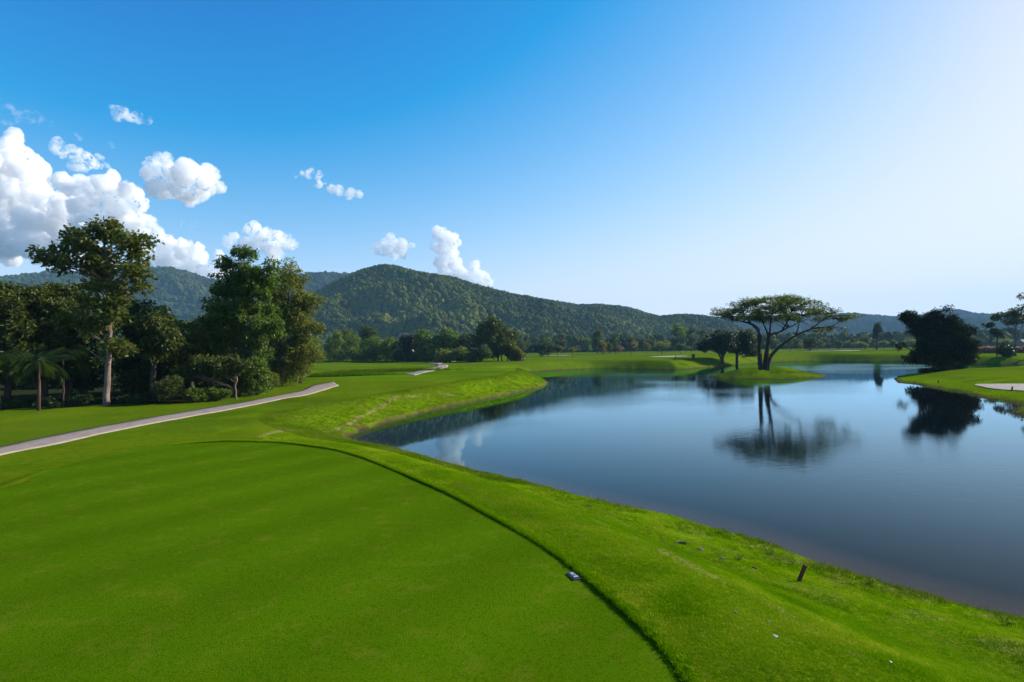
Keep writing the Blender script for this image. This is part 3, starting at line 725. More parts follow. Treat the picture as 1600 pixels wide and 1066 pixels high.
# --- left wood, front row
tree('teak_tree', 'tallest tree at left, sparse teak with a pale trunk and open umbrella top', 'tree', (166, 634),
     [(150, 378, 72, 30), (175, 365, 50, 20), (92, 402, 40, 15), (75, 408, 24, 10), (215, 385, 24, 28), (150, 415, 75, 22), (215, 430, 26, 22), (170, 445, 62, 16), (130, 470, 35, 20), (190, 480, 45, 24), (150, 510, 35, 22), (180, 545, 34, 16), (115, 500, 28, 16)],
     100, 15, 8600, .34, .22, 'teak', 'bark_pale', [(168, 590), (170, 540), (172, 490), (174, 455), (166, 400), (160, 365)], .21, seed=1, ros=4, rosr=.30, twigs=3, shell=.25, flat=.6,
     extra_wood=[([(173, 460), (190, 430), (205, 405), (212, 380)], (.09, .03)), ([(173, 470), (150, 440), (120, 412), (85, 400)], (.08, .03)), ([(168, 568), (150, 556), (135, 545), (118, 541)], (.06, .02))])
tree('climber_tree', 'tall dense tree smothered in climbers beside the path', 'tree', (392, 618),
     [(388, 398, 12, 14), (387, 415, 24, 20), (385, 430, 30, 20), (378, 444, 36, 24), (404, 445, 32, 28), (350, 458, 22, 20), (366, 485, 46, 30), (405, 500, 40, 50), (345, 525, 34, 38), (385, 560, 45, 40), (400, 595, 34, 24), (372, 600, 30, 18), (418, 432, 22, 22), (338, 428, 9, 9), (329, 470, 10, 12), (352, 412, 8, 8), (374, 392, 7, 7), (428, 414, 9, 8), (322, 505, 10, 12)],
     175, 11, 38000, .27, .13, 'dense', 'bark_grey', [(392, 570), (390, 520), (388, 460), (388, 415)], .24, seed=2, ros=7, droop=.5, twigs=3)
tree('leaning_crown_tree', 'round crowned tree with yellowish leaves and whitish trunk base at the wood corner', 'tree', (438, 603),
     [(445, 430, 30, 20), (455, 455, 38, 26), (430, 470, 30, 30), (465, 500, 28, 40), (445, 530, 42, 40), (462, 560, 30, 34), (430, 575, 24, 22), (452, 584, 30, 18), (422, 500, 22, 40), (474, 485, 22, 34), (480, 530, 18, 36), (472, 432, 10, 9), (492, 470, 8, 10), (497, 512, 7, 9), (494, 556, 8, 8), (450, 412, 9, 7)],
     175, 11, 33000, .24, .12, 'light', 'bark_pale', [(437, 570), (440, 520), (450, 470), (455, 440)], .2, seed=3, ros=6, droop=.3, twigs=4)
tree('sapling', 'small crooked sapling with bare pale stem beside the path', 'tree', (369, 624),
     [(345, 575, 28, 18), (320, 570, 30, 18), (372, 570, 24, 16), (300, 585, 24, 16)], 26, 9, 5200, .3, .17, 'olive', 'bark_pale', [(367, 605), (370, 590), (362, 570)], .09, seed=4, ros=5, Y=None)
# --- left wood, back rows
wl = [
    ('forest_tree', 'tree spreading between the left palms and the teak crown', (105, 624), [(100, 462, 30, 22), (85, 485, 40, 24), (120, 515, 34, 24)], 40, 14, 9000, .34, .2, 'olive', 48),
    ('forest_tree', 'leafy tree standing in front of the dark hollow right of the teak', (240, 624), [(232, 505, 26, 18), (262, 525, 30, 22), (245, 545, 34, 20)], 30, 12, 6500, .32, .18, 'olive', 46),
    ('big_leaf_tree', 'large leaved pale green tree in the gap between teak and climbers', (300, 622), [(300, 515, 42, 26), (320, 540, 38, 30), (280, 545, 30, 30), (260, 520, 24, 22)], 30, 14, 7500, .5, .22, 'light', 51),
    ('forest_tree', 'dark tree at the far left edge of the wood with a bushy top', (12, 630), [(10, 460, 34, 28), (-20, 480, 50, 40), (15, 510, 50, 40), (0, 560, 60, 40)], 50, 17, 12000, .34, .2, 'olive', 44),
    ('forest_tree', 'dark rounded tree behind the front palm', (70, 628), [(68, 468, 38, 24), (60, 500, 52, 34), (95, 480, 30, 22), (70, 550, 55, 45)], 48, 16, 12000, .34, .2, 'olive', 46),
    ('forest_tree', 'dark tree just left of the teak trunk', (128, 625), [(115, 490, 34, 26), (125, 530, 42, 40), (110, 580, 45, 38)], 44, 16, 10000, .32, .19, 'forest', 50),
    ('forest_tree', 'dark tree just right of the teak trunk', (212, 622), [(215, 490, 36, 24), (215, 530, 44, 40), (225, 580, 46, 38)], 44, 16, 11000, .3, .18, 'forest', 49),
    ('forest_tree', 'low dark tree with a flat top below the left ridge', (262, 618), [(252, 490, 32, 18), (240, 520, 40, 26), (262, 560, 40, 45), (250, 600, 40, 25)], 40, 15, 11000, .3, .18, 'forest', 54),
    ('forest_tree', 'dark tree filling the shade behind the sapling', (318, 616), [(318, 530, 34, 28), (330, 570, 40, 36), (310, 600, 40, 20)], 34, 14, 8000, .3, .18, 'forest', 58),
    ('forest_tree', 'tree with bright leaf tips behind the climber tree', (345, 614), [(345, 480, 26, 20), (340, 515, 34, 30), (350, 560, 34, 36)], 34, 13, 8000, .28, .17, 'dense', 60),
    ('forest_tree', 'tree at the back of the wood corner beside the whitish trunk', (470, 596), [(470, 520, 20, 24), (475, 555, 22, 28), (465, 580, 20, 14)], 24, 10, 5000, .24, .14, 'light', 66),
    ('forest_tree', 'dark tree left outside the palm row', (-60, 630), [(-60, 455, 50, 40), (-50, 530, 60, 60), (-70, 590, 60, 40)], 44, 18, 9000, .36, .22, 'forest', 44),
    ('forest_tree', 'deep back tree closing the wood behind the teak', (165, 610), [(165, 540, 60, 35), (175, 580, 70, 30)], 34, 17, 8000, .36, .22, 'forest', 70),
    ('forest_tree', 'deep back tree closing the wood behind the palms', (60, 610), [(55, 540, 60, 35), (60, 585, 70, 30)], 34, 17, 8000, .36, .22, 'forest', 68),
]
for i, (nm, lab, bp, el, nc, cr, nl, L_, W_, mt, Yd) in enumerate(wl):
    tree(nm, lab, 'tree', bp, el, nc, cr, nl, L_, W_, mt, 'bark_dark', None, .2, seed=20 + i, Y=Yd, ros=5, rosr=.35, twigs=2, group='trees of the left wood', lo=.25)

# --- shrubs of the wood edge
def shrub(name, label, px, py, rx, ry, nleaf, L, W, mt, seed, Y=None, group=None, ncl=14, droop=0.0):
    tree(name, label, 'shrub', (px, py), [(px, py - ry * .95, rx, ry)], ncl, max(3, min(rx, ry) * .45), nleaf, L, W, mt, 'bark_dark', [(px, py - ry * .6), (px, py - ry * 1.3)], .05, seed=seed, Y=Y, ros=5, rosr=.12, twigs=2, group=group, lo=.05, droop=droop)
sh = [('rounded light green shrub at the wood edge right of the teak', 268, 630, 24, 24, 3200, 'olive'), ('low shrub beneath the big leaved tree', 302, 629, 22, 12, 2000, 'dense'),
      ('low spreading shrub left of the sapling stem', 338, 627, 26, 11, 2200, 'dense'), ('drooping shrub at the foot of the climber tree', 402, 617, 26, 22, 3600, 'dense'),
      ('small shrub between climber tree and whitish trunk', 425, 609, 12, 14, 1400, 'light'), ('low scrub at the foot of the front palm', 80, 638, 22, 8, 1400, 'forest'),
      ('low scrub left of the teak trunk', 130, 634, 22, 9, 1400, 'forest'), ('low scrub right of the teak trunk', 215, 632, 28, 10, 1600, 'forest'), ('tangled scrub at the far left wood edge', 15, 640, 26, 12, 1800, 'forest'),
      ('twiggy yellow shrub on the wood corner', 468, 594, 18, 16, 1700, 'light')]
for i, (lab, a, b, rx, ry, nl, mt) in enumerate(sh):
    shrub('shrub', lab, a, b, rx, ry, nl, .17, .09, mt, 60 + i, group='shrubs along the left wood')

# --- palms
def frond_mesh(Lf, g, droop=.9, nlf=26):
    t = np.linspace(0, 1, 10); x = Lf * (t - .12 * t * t); z = Lf * (.42 * t - droop * .75 * t * t)
    P = np.stack([x, 0 * t, z], 1); b = Bag()
    b.tube(P, np.linspace(.03, .008, 10), 4)
    V = []; 
    for s in (-1, 1):
        for k in range(nlf):
            u = .12 + .86 * k / nlf; p = np.array([np.interp(u, t, x), 0, np.interp(u, t, z)])
            ll = .75 * math.sin(math.pi * (u * .85 + .12)) ** .6 * Lf * .33
            d = np.array([.55, s * .8, -.35 - .3 * g.random()]); d /= np.linalg.norm(d); wv = np.array([.045, 0, 0.01])
            V.append([p - wv * .5, p + wv * .5, p + d * ll * .6 + wv * .4, p + d * ll * .6 - wv * .4 - np.array([0, 0, .03])])
            V.append([p + d * ll * .6 - wv * .4 - np.array([0, 0, .03]), p + d * ll * .6 + wv * .4, p + d * ll + np.array([.02, 0, -.12]), p + d * ll + np.array([0, 0, -.13])])
    V = np.array(V).reshape(-1, 3); b.add(V, np.arange(len(V)).reshape(-1, 4))
    me = b.mesh('frond', False); at = me.attributes.new('rnd', 'FLOAT', 'POINT'); at.data.foreach_set('value', np.full(len(me.vertices), .5, np.float32))
    me.materials.append(M['palm']); return me
fg = np.random.default_rng(5)
FR = [frond_mesh(2.3, fg, d_) for d_ in (.55, .8, 1.1)]
def palm(label, px, py, top_py, Y, seed, nf=15, sc=1.0, r=.12, lean=0):
    g = np.random.default_rng(seed); b = at_y(px, py, Y); b[2] = hz(b[0], b[1]) - .1; t = at_y(px + lean, top_py, Y)
    root = empty('palm_tree', tuple(b), label, 'palm tree', 'palms at the left wood edge')
    bag = Bag(); P = curve((0, 0, 0), t - b, (.1, 0, 0), 14, .01, g); R_ = np.linspace(r * 1.3, r * .8, 14) * (1 + .08 * (np.arange(14) % 2)); bag.tube(P, R_, 9)
    link('trunk', bag.mesh('trunk'), M['bark_red'], root)
    for k in range(nf):
        f = link('frond', FR[int(k % 3)], None, root); f.location = tuple(t - b); f.rotation_euler = (g.normal(0, .15), -.35 + .95 * (k / nf) + g.normal(0, .1), k * 2.4 + g.normal(0, .2)); f.scale = (sc,) * 3
palm('front palm with arching fronds and a reddish trunk', 60, 637, 566, 39.5, 1, 16, 1.0, .085)
palm('palm half cut by the left picture edge', -4, 640, 560, 38, 2, 14, 1.0, .085)
palm('slim palm between the front palm and the teak', 98, 634, 552, 42, 3, 13, 1.0, .06)
palm('short leaning palm deep in the shade left of the teak', 105, 622, 580, 47, 4, 9, .8, .06, 10)

# --- middle distance, across the fairway
md = [  # name label base ells ncl cr nleaf L W mat Y r0
    ('bamboo_clump', 'yellow green bamboo clump nearest the left wood', (492, 562), [(492, 536, 12, 9), (490, 548, 16, 13), (492, 558, 28, 9)], 40, 7, 3200, .8, .3, 'bamboo', 225),
    ('bamboo_clump', 'tallest bamboo clump, second from the left wood', (522, 562), [(527, 524, 9, 9), (524, 535, 17, 12), (524, 550, 22, 12), (522, 558, 28, 9)], 48, 7, 4600, .8, .3, 'bamboo', 220),
    ('bamboo_clump', 'wide bamboo clump in the middle of the row', (552, 562), [(552, 530, 14, 9), (552, 542, 22, 12), (552, 553, 24, 9), (552, 558, 28, 9)], 48, 7, 4600, .8, .3, 'bamboo', 215),
    ('bamboo_clump', 'bamboo clump just left of the dark tree row', (584, 562), [(582, 533, 16, 9), (584, 544, 22, 12), (584, 554, 22, 8), (584, 558, 28, 9)], 48, 7, 4600, .8, .3, 'bamboo', 212),
    ('bamboo_clump', 'low bamboo clump merging into the dark tree row', (612, 562), [(610, 535, 14, 8), (610, 546, 20, 12), (612, 554, 18, 8), (612, 558, 28, 9)], 44, 7, 4000, .8, .3, 'bamboo', 210),
    ('pale_tree', 'tall pale leafed tree standing behind the bamboo row', (577, 552), [(576, 520, 17, 12), (580, 533, 18, 12)], 26, 7, 3600, 1.0, .5, 'olive', 270),
    ('pale_tree', 'hazy tree behind the tallest bamboo clump', (540, 552), [(542, 522, 12, 10), (540, 535, 16, 12)], 20, 7, 2800, 1.0, .5, 'olive', 280),
    ('broad_tree', 'dark broad tree at the left end of the tree row', (636, 563), [(636, 530, 14, 9), (634, 542, 22, 14), (634, 554, 20, 8), (636, 559, 26, 9)], 50, 8, 5200, .8, .4, 'forest', 205),
    ('broad_tree', 'second dark tree of the row with a yellow green top', (665, 563), [(662, 524, 15, 10), (664, 538, 24, 16), (664, 552, 22, 10), (665, 559, 26, 9)], 54, 8, 6000, .8, .4, 'dense', 204),
    ('broad_tree', 'dark tree with a wide shaggy crown left of the low trees', (697, 564), [(700, 520, 20, 8), (696, 532, 26, 14), (692, 548, 24, 12), (697, 559, 26, 9)], 60, 8, 6800, .8, .4, 'dense', 200),
    ('broad_tree', 'dark tree filling the gap left of the big dome tree', (728, 566), [(728, 533, 18, 10), (728, 546, 22, 14), (728, 559, 26, 9)], 48, 8, 5000, .8, .4, 'forest', 200),
    ('low_tree', 'low spreading olive tree in front of the row', (703, 570), [(700, 553, 24, 9), (718, 551, 14, 9), (690, 560, 16, 7)], 34, 6, 5200, .55, .3, 'light', 172),
    ('low_tree', 'low rounded tree left of the dome tree trunk', (752, 570), [(757, 549, 18, 10), (745, 557, 14, 9), (735, 562, 12, 6)], 32, 6, 4600, .55, .3, 'olive', 172),
    ('dome_tree', 'biggest dome shaped tree across the fairway', (778, 569), [(772, 504, 20, 7), (770, 514, 34, 11), (770, 526, 42, 14), (774, 540, 42, 14), (760, 550, 26, 8)], 110, 8, 15000, .8, .42, 'olive', 183),
]
for i, (nm, lab, bp, el, nc, cr, nl, L_, W_, mt, Yd) in enumerate(md):
    tree(nm, lab, 'tree', bp, el, nc, cr, nl, L_, W_, mt, 'bark_dark', None, .25, seed=200 + i, Y=Yd, ros=5, rosr=.5, twigs=1, group='trees across the fairway', lo=.2)
for i, (x, top, lab) in enumerate([(784, 530, 'first slim tree right of the dome tree'), (793, 536, 'second slim tree right of the dome tree'), (800, 541, 'third slim tree of the golden cluster'),
                                   (806, 545, 'golden leafed slim tree, fourth of the cluster'), (812, 549, 'last and lowest golden slim tree beside the open fairway')]):
    tree('slim_tree', lab, 'tree', (x, 569.5), [(x, top + 6, 10, 8), (x + 1, top + 14, 10, 7)], 16, 5, 2200, .6, .32, 'golden' if i > 1 else 'olive', 'bark_dark', [(x, 555), (x, top + 4)], .16, seed=240 + i, Y=180, ros=5, rosr=.4, twigs=1, group='slim trees right of the dome tree', lo=.5)

# two dark trees on the far bank, rain tree, lone pine, bush clump, right edge trees
tree('round_tree', 'left of two dark round trees on the far bank', 'tree', (1128, 563), [(1125, 528, 28, 13), (1122, 540, 34, 12), (1105, 540, 16, 10), (1140, 530, 18, 12)], 44, 7, 9000, .55, .28, 'forest', 'bark_dark',
     [(1129, 552), (1126, 540), (1124, 525)], .4, seed=301, Y=165, ros=5, rosr=.4, twigs=2, extra_wood=[([(1128, 561), (1134, 550), (1140, 540)], (.3, .1)), ([(1127, 561), (1122, 552), (1115, 543)], (.3, .1))])
tree('round_tree', 'right of two dark round trees, partly behind the rain tree', 'tree', (1151, 562), [(1158, 528, 26, 13), (1162, 540, 30, 14), (1172, 550, 16, 8)], 44, 7, 8500, .55, .28, 'forest', 'bark_dark',
     [(1152, 552), (1156, 540), (1158, 527)], .35, seed=302, Y=168, ros=5, rosr=.4, twigs=2)

RY = at_z(1192, 575, 1.75)[1]
g = np.random.default_rng(77)
rells = [(1200, 478, 62, 13), (1150, 482, 34, 12), (1128, 491, 16, 7), (1175, 470, 30, 8), (1215, 470, 34, 7), (1245, 484, 44, 13), (1283, 488, 34, 9), (1318, 497, 22, 6), (1150, 497, 26, 7), (1215, 497, 34, 8), (1180, 492, 30, 8), (1298, 516, 24, 7), (1270, 500, 22, 5), (1238, 470, 22, 5), (1205, 466, 30, 5)]
rcl = px_clumps(rells, 210, RY, 9.5, g, 1.7, .34)
b = at_y(1192, 575, RY); b[2] = hz(b[0], b[1]) - .15
bag = Bag()
def limb(pts, r1, r2, dy=0.0, ns=9):
    n_ = len(pts); Pn = np.array(smooth_poly([at_y(a, c, RY + dy * k / (n_ - 1)) for k, (a, c) in enumerate(pts)], 6, False)); Pn[2:-1] += g.normal(0, .03, (len(Pn) - 3, 3))
    r1 *= .68; r2 *= .6; bag.tube(Pn, r2 + (r1 - r2) * (1 - np.linspace(0, 1, len(Pn))) ** 1.5, ns); return Pn
mains = [limb([(1189, 578), (1187, 555), (1186, 530), (1185, 515), (1176, 507), (1160, 502), (1146, 500)], .62, .10, 2.0),
         limb([(1188, 578), (1186, 545), (1188, 525), (1176, 508), (1160, 492), (1148, 484)], .45, .09, -3.5),
         limb([(1195, 578), (1197, 555), (1200, 535), (1200, 525), (1194, 508), (1186, 490), (1182, 478)], .60, .09, 1.0),
         limb([(1197, 578), (1199, 550), (1202, 528), (1204, 505), (1208, 485), (1214, 474)], .48, .08, -2.5),
         limb([(1198, 560), (1202, 526), (1216, 520), (1232, 512), (1248, 503), (1262, 488)], .42, .08, 3.5),
         limb([(1199, 579), (1203, 560), (1215, 545), (1230, 533), (1246, 523), (1270, 512), (1285, 500), (1296, 490), (1318, 486)], .5, .07, -1.5),
         limb([(1244, 524), (1248, 508), (1252, 492)], .2, .06, 2.0), limb([(1262, 516), (1280, 512), (1300, 511)], .16, .05, -3.0), limb([(1222, 517), (1232, 500), (1236, 486)], .2, .06, -4.0),
         limb([(1174, 507), (1150, 500), (1130, 494)], .2, .05, -4.0), limb([(1205, 490), (1225, 482), (1240, 476)], .18, .05, 6.0), limb([(1190, 500), (1170, 488), (1155, 480)], .2, .05, 6.0)]
allp = np.concatenate([m[len(m) // 3:] for m in mains])
for k in rcl:
    c = np.array(k[:3]); dd = np.linalg.norm((allp - c) * np.array([1, 1, 1.3]), axis=1) + np.where(allp[:, 2] > c[2] - .1, 2.5, 0)
    a = allp[int(np.argmin(dd))]
    P_ = curve(a, c, (0, 0, .12 * np.linalg.norm(c - a)), 6, .05, g); bag.tube(P_, np.linspace(.07, .02, 6), 5)
    for _ in range(3):
        q = c + g.normal(0, .55, 3) * np.array(k[3:6]); bag.tube(curve(P_[g.integers(2, 6)], q, (0, 0, .03), 4, .02, g), np.linspace(.022, .008, 4), 4)
root = empty('rain_tree', tuple(b), 'wide umbrella rain tree with forked trunk on the small island', 'tree')
tm = bag.mesh('trunk'); tm.transform(Matrix.Translation(-b)); link('trunk', tm, M['bark_dark'], root)
C, D, rnd, _ = crown_leaves(rcl, 31000, .3, .14, g, 6, .34, .2, 0, .6)
lm = leaves_mesh('crown', C, D, .24, .11, g, rnd); lm.transform(Matrix.Translation(-b)); link('crown', lm, M['rain'], root)

tree('pine_tree', 'lone tall pine with a bare lower trunk on the far fairway', 'tree', (1370, 546), [(1370, 508, 4, 5), (1370, 516, 6, 7), (1369, 525, 4, 4)], 30, 2.8, 4200, .7, .28, 'forest', 'bark_dark', [(1370, 530), (1370, 507)], .5, seed=310, Y=330, ros=6, rosr=.5, twigs=1, lo=.5)
tree('bamboo_thicket', 'huge dark bamboo thicket on the right hand peninsula', 'bamboo', (1473, 579),
     [(1470, 508, 34, 22), (1455, 530, 38, 34), (1492, 530, 32, 36), (1470, 555, 46, 20), (1508, 548, 16, 26), (1485, 487, 9, 12), (1420, 494, 9, 7), (1432, 504, 10, 8), (1446, 497, 12, 7), (1411, 537, 9, 10), (1440, 560, 22, 12), (1462, 492, 12, 7)],
     120, 9, 30000, .5, .13, 'bush', 'bark_dark', [(1472, 560), (1472, 530), (1470, 500)], .5, seed=311, Y=95, ros=6, rosr=.45, twigs=4, droop=.7, lo=.05)
def hedge_shape():
    g = np.random.default_rng(9); z = 1.0; pts = []
    cen = [at_y(1440, 577, 92), at_y(1470, 577, 89.5), at_y(1503, 577, 92)]
    P = np.array(smooth_poly(cen, 12, False)); C = []
    for p in P:
        for _ in range(210): C.append([p[0] + g.uniform(-.35, .35), p[1] + g.uniform(-.6, .6), hz(p[0], p[1]) + g.uniform(0, .75)])
    C = np.array(C); D = g.normal(0, 1, C.shape)
    me = leaves_mesh('hedge', C, D, .16, .1, g, g.random(len(C))); o = link('hedge', me, M['bush']); tag(o, 'low dark clipped hedge curving round the foot of the bamboo thicket', 'hedge')
hedge_shape()
tree('sparse_tree', 'sparse tree with upswept branches at the right picture edge', 'tree', (1586, 563), [(1575, 492, 18, 7), (1592, 487, 16, 7), (1560, 496, 10, 6), (1600, 495, 16, 8), (1583, 502, 22, 6), (1605, 478, 12, 5)], 40, 5, 3000, .5, .28, 'olive', 'bark_grey',
     [(1586, 545), (1587, 520), (1588, 498)], .28, seed=312, Y=152, ros=5, rosr=.4, twigs=4, lo=.3, extra_wood=[([(1586, 530), (1578, 515), (1568, 500), (1560, 497)], (.12, .04)), ([(1587, 535), (1594, 518), (1602, 498)], (.12, .04))])
tree('slender_tree', 'slender dark tree left of the sparse right edge tree', 'tree', (1558, 560), [(1557, 518, 10, 5), (1558, 524, 12, 4), (1545, 508, 12, 5)], 14, 4, 1500, .5, .25, 'forest', 'bark_dark', [(1558, 540), (1558, 514)], .18, seed=313, Y=156, ros=5, rosr=.4, twigs=3, lo=.5)
tree('scrub_tree', 'bushy dark young tree at the foot of the sparse right edge tree', 'tree', (1572, 563), [(1572, 545, 14, 12), (1578, 552, 14, 9)], 14, 5, 2200, .5, .22, 'forest', 'bark_dark', None, .12, seed=314, Y=150, ros=5, rosr=.35, twigs=2, lo=.1)
tree('branch_tree', 'high branch tip reaching in at the right picture edge', 'tree', (1640, 563), [(1612, 462, 16, 5), (1640, 455, 30, 12), (1650, 480, 24, 14)], 26, 6, 1800, .5, .28, 'olive', 'bark_grey', [(1640, 520), (1638, 470)], .28, seed=315, Y=150, ros=5, rosr=.4, twigs=3)
# red brown hedge on the far right bank
for i, (a, b_, lab) in enumerate([(1525, 1560, 'reddish flowering bushes left of the slender tree'), (1560, 1615, 'reddish flowering bushes behind the right edge trees')]):
    g = np.random.default_rng(30 + i); p0 = at_y(a, 553, 178); p1 = at_y(b_, 553, 178); C = []
    n_ = int((b_ - a) * 55)
    u = g.random(n_); X = p0[0] + (p1[0] - p0[0]) * u; Yv = 178 + g.uniform(-1.5, 1.5, n_); top = 1.9 * (.75 + .5 * fbm(X * .5, X * 0, 5, 2))
    Z = height(X, Yv) + g.uniform(0, 1, n_) * top
    me = leaves_mesh('flower_hedge', np.stack([X, Yv, Z], 1), g.normal(0, 1, (n_, 3)), .5, .3, g); o = link('flower_hedge', me, M['pink']); tag(o, lab, 'hedge')

# --- scattered course trees and the belt in front of the hills (four shared shapes, copied)
def proto(seed, ells, ncl, cr, nl, L_, W_, mt, bark, r0, trunk=None, ros=5):
    """tree of about 10 m built at the origin; returns meshes"""
    g = np.random.default_rng(seed); cl = []
    ar = np.array([e[3] * e[4] for e in ells], float)
    for i in g.choice(len(ells), ncl, p=ar / ar.sum()):
        cx, cy, cz, rx, rz = ells[i]
        v = g.normal(0, 1, 3); v /= np.linalg.norm(v); v *= g.random() ** (1 / 3); k = cr * g.uniform(.7, 1.3)
        cl.append((cx + v[0] * rx, cy + v[1] * rx, cz + v[2] * rz, k, k, k * .7))
    bag = Bag(); H = max(e[2] + e[4] for e in ells)
    wood_for(bag, trunk or [(0, 0, -.4), (0, 0, 0), (.1, .1, H * .4), (0, 0, H * .85)], [r0 * 1.3, r0 * 1.1, r0 * .8, r0 * .2], cl, g, twigs=1, lo=.25)
    C, D, rnd, _ = crown_leaves(cl, nl, L_, W_, g, ros, .5, .5)
    t = bag.mesh('trunk'); t.materials.append(M[bark]); c = leaves_mesh('crown', C, D, L_, W_, g, rnd); c.materials.append(M[mt]); return t, c
PR = {
    'round': proto(1, [(0, 0, 6.5, 3.2, 2.6)], 26, 1.5, 1900, .75, .4, 'olive', 'bark_dark', .22),
    'dark': proto(2, [(0, 0, 5.5, 3.4, 3.8)], 30, 1.6, 2200, .8, .42, 'forest', 'bark_dark', .25),
    'tall': proto(3, [(0, 0, 9, 2.2, 4.5), (0, 0, 5, 1.8, 3)], 30, 1.3, 2200, .75, .36, 'olive', 'bark_dark', .22),
    'umbrella': proto(4, [(0, 0, 5.6, 4.2, 1.0), (0, 0, 6.2, 2.5, .8)], 24, 1.3, 1800, .6, .32, 'light', 'bark_dark', .2),
    'golden': proto(5, [(0, 0, 5, 2.4, 2.0)], 18, 1.2, 1300, .6, .34, 'golden', 'bark_dark', .16),
    'pale': proto(6, [(0, 0, 9, 4.0, 5.5), (0, 0, 4.5, 3, 3)], 34, 1.8, 2400, .95, .5, 'bamboo', 'bark_grey', .3),
    'pink': proto(7, [(0, 0, 3.4, 3.0, 1.6)], 16, 1.2, 1300, .6, .34, 'pink', 'bark_dark', .16),
    'thin': proto(8, [(0, 0, 7.5, 1.2, 2.6)], 12, .9, 700, .6, .3, 'olive', 'bark_dark', .14),
}
def put(kind, px, Y, hpx, label, group, name=None, wide=1.0, cat='tree'):
    """copy of a shape standing on the ground at picture column px, distance Y, about hpx picture pixels tall"""
    t, c = PR[kind]; H0 = {'round': 10, 'dark': 10, 'tall': 14, 'umbrella': 8, 'golden': 8, 'pale': 15, 'pink': 6, 'thin': 11}[kind]
    p = at_y(px, 545, Y); z = hz(p[0], p[1]); s = hpx * Y / F / H0
    root = empty(name or kind + '_tree', (p[0], p[1], z), label, cat, group); root.scale = (s * wide, s * wide, s); root.rotation_euler = (0, 0, random.uniform(0, 6.28))
    link('trunk', t, None, root); link('crown', c, None, root)
nmap = {'round': 'round_tree', 'dark': 'broadleaf_tree', 'tall': 'tall_tree', 'umbrella': 'umbrella_tree', 'golden': 'golden_tree', 'pale': 'pale_tree', 'pink': 'blossom_tree', 'thin': 'thin_tree'}
course = [('dark', 1411, 182, 9, 'small round bush at the far waterline left of the thicket'), ('dark', 845, 250, 26, 'dark tree just right of the golden cluster'), ('dark', 857, 262, 24, 'second dark tree right of the golden cluster'), ('round', 871, 255, 20, 'round tree above the small mid sand bunker'),
          ('umbrella', 894, 240, 15, 'pinkish umbrella tree on the open fairway'), ('golden', 943, 262, 11, 'small shrub like tree in the middle of the fairway'), ('thin', 962, 275, 24, 'first thin tree on the mid fairway'),
          ('thin', 986, 262, 34, 'taller thin tree on the mid fairway'), ('golden', 940, 320, 22, 'yellowish tree behind the small fairway shrub'), ('umbrella', 1034, 280, 20, 'dark umbrella tree left of the flat sand bunker'), ('golden', 1010, 330, 18, 'tree with rusty leaves behind the fairway'),
          ('round', 1063, 290, 18, 'small tree left of the two dark round trees'), ('pale', 1062, 430, 46, 'large pale tree against the hill foot, left of the two dark trees'), ('thin', 1207, 300, 26, 'thin tree seen under the rain tree crown'),
          ('thin', 1234, 290, 24, 'thin tree right of the rain tree stem'), ('dark', 1266, 270, 26, 'slim dark tree under the long right limb of the rain tree'), ('thin', 1333, 300, 22, 'thin young tree left of the lone pine'),
          ('golden', 1250, 330, 14, 'small yellow tree beneath the rain tree'), ('pink', 966, 380, 14, 'pink flowering tree near the hill foot'), ('pink', 948, 390, 11, 'second pink flowering tree near the hill foot'), ('round', 1310, 340, 18, 'small round tree far behind the rain tree'),
          ('thin', 905, 300, 16, 'thin young tree near the umbrella tree'), ('golden', 1354, 360, 10, 'small bush like tree left of the pine'), ('round', 1395, 350, 16, 'small round tree right of the pine')]
for k, a, Yd, hp, lab in course: put(k, a, Yd, hp, lab, 'scattered trees on the golf course', nmap[k])
g = np.random.default_rng(99)
belt = []
for i in range(170):
    px = g.uniform(470, 1600); k = ['dark', 'round', 'tall', 'dark', 'pale', 'tall', 'golden', 'round'][g.integers(0, 8)]
    if px > 1180 and k in ('tall', 'pale', 'dark'): k = {'tall': 'umbrella', 'pale': 'round', 'dark': ['dark', 'thin'][i % 2]}[k]
    Yd = g.uniform(340, 560); hh = {'dark': 13, 'round': 12, 'tall': 19, 'pale': 18, 'golden': 9, 'umbrella': 9, 'thin': 11}[k] * g.uniform(.75, 1.25) * (.75 if px > 1180 else 1)
    belt.append((px, Yd, k, hh))
for px, Yd, k, hh in sorted(belt):
    put(k, px, Yd, hh * F / Yd * .85, {'dark': 'dark broadleaf tree in the belt between fairway and hills', 'round': 'round olive green tree in the belt below the hills', 'tall': 'tall narrow tree in the belt below the hills',
        'pale': 'tall pale green tree in the belt below the hills', 'golden': 'small yellowish tree in the belt below the hills', 'umbrella': 'flat topped tree in the belt below the far right ridge', 'thin': 'thin stemmed tree in the belt below the far right ridge'}[k],
        {'dark': 'dark trees in the belt below the hills', 'round': 'round trees in the belt below the hills', 'tall': 'tall trees in the belt below the hills', 'pale': 'pale trees in the belt below the hills', 'golden': 'yellowish trees in the belt below the hills', 'umbrella': 'flat topped trees below the right ridge', 'thin': 'thin trees below the right ridge'}[k], nmap[k], g.uniform(.9, 1.25))
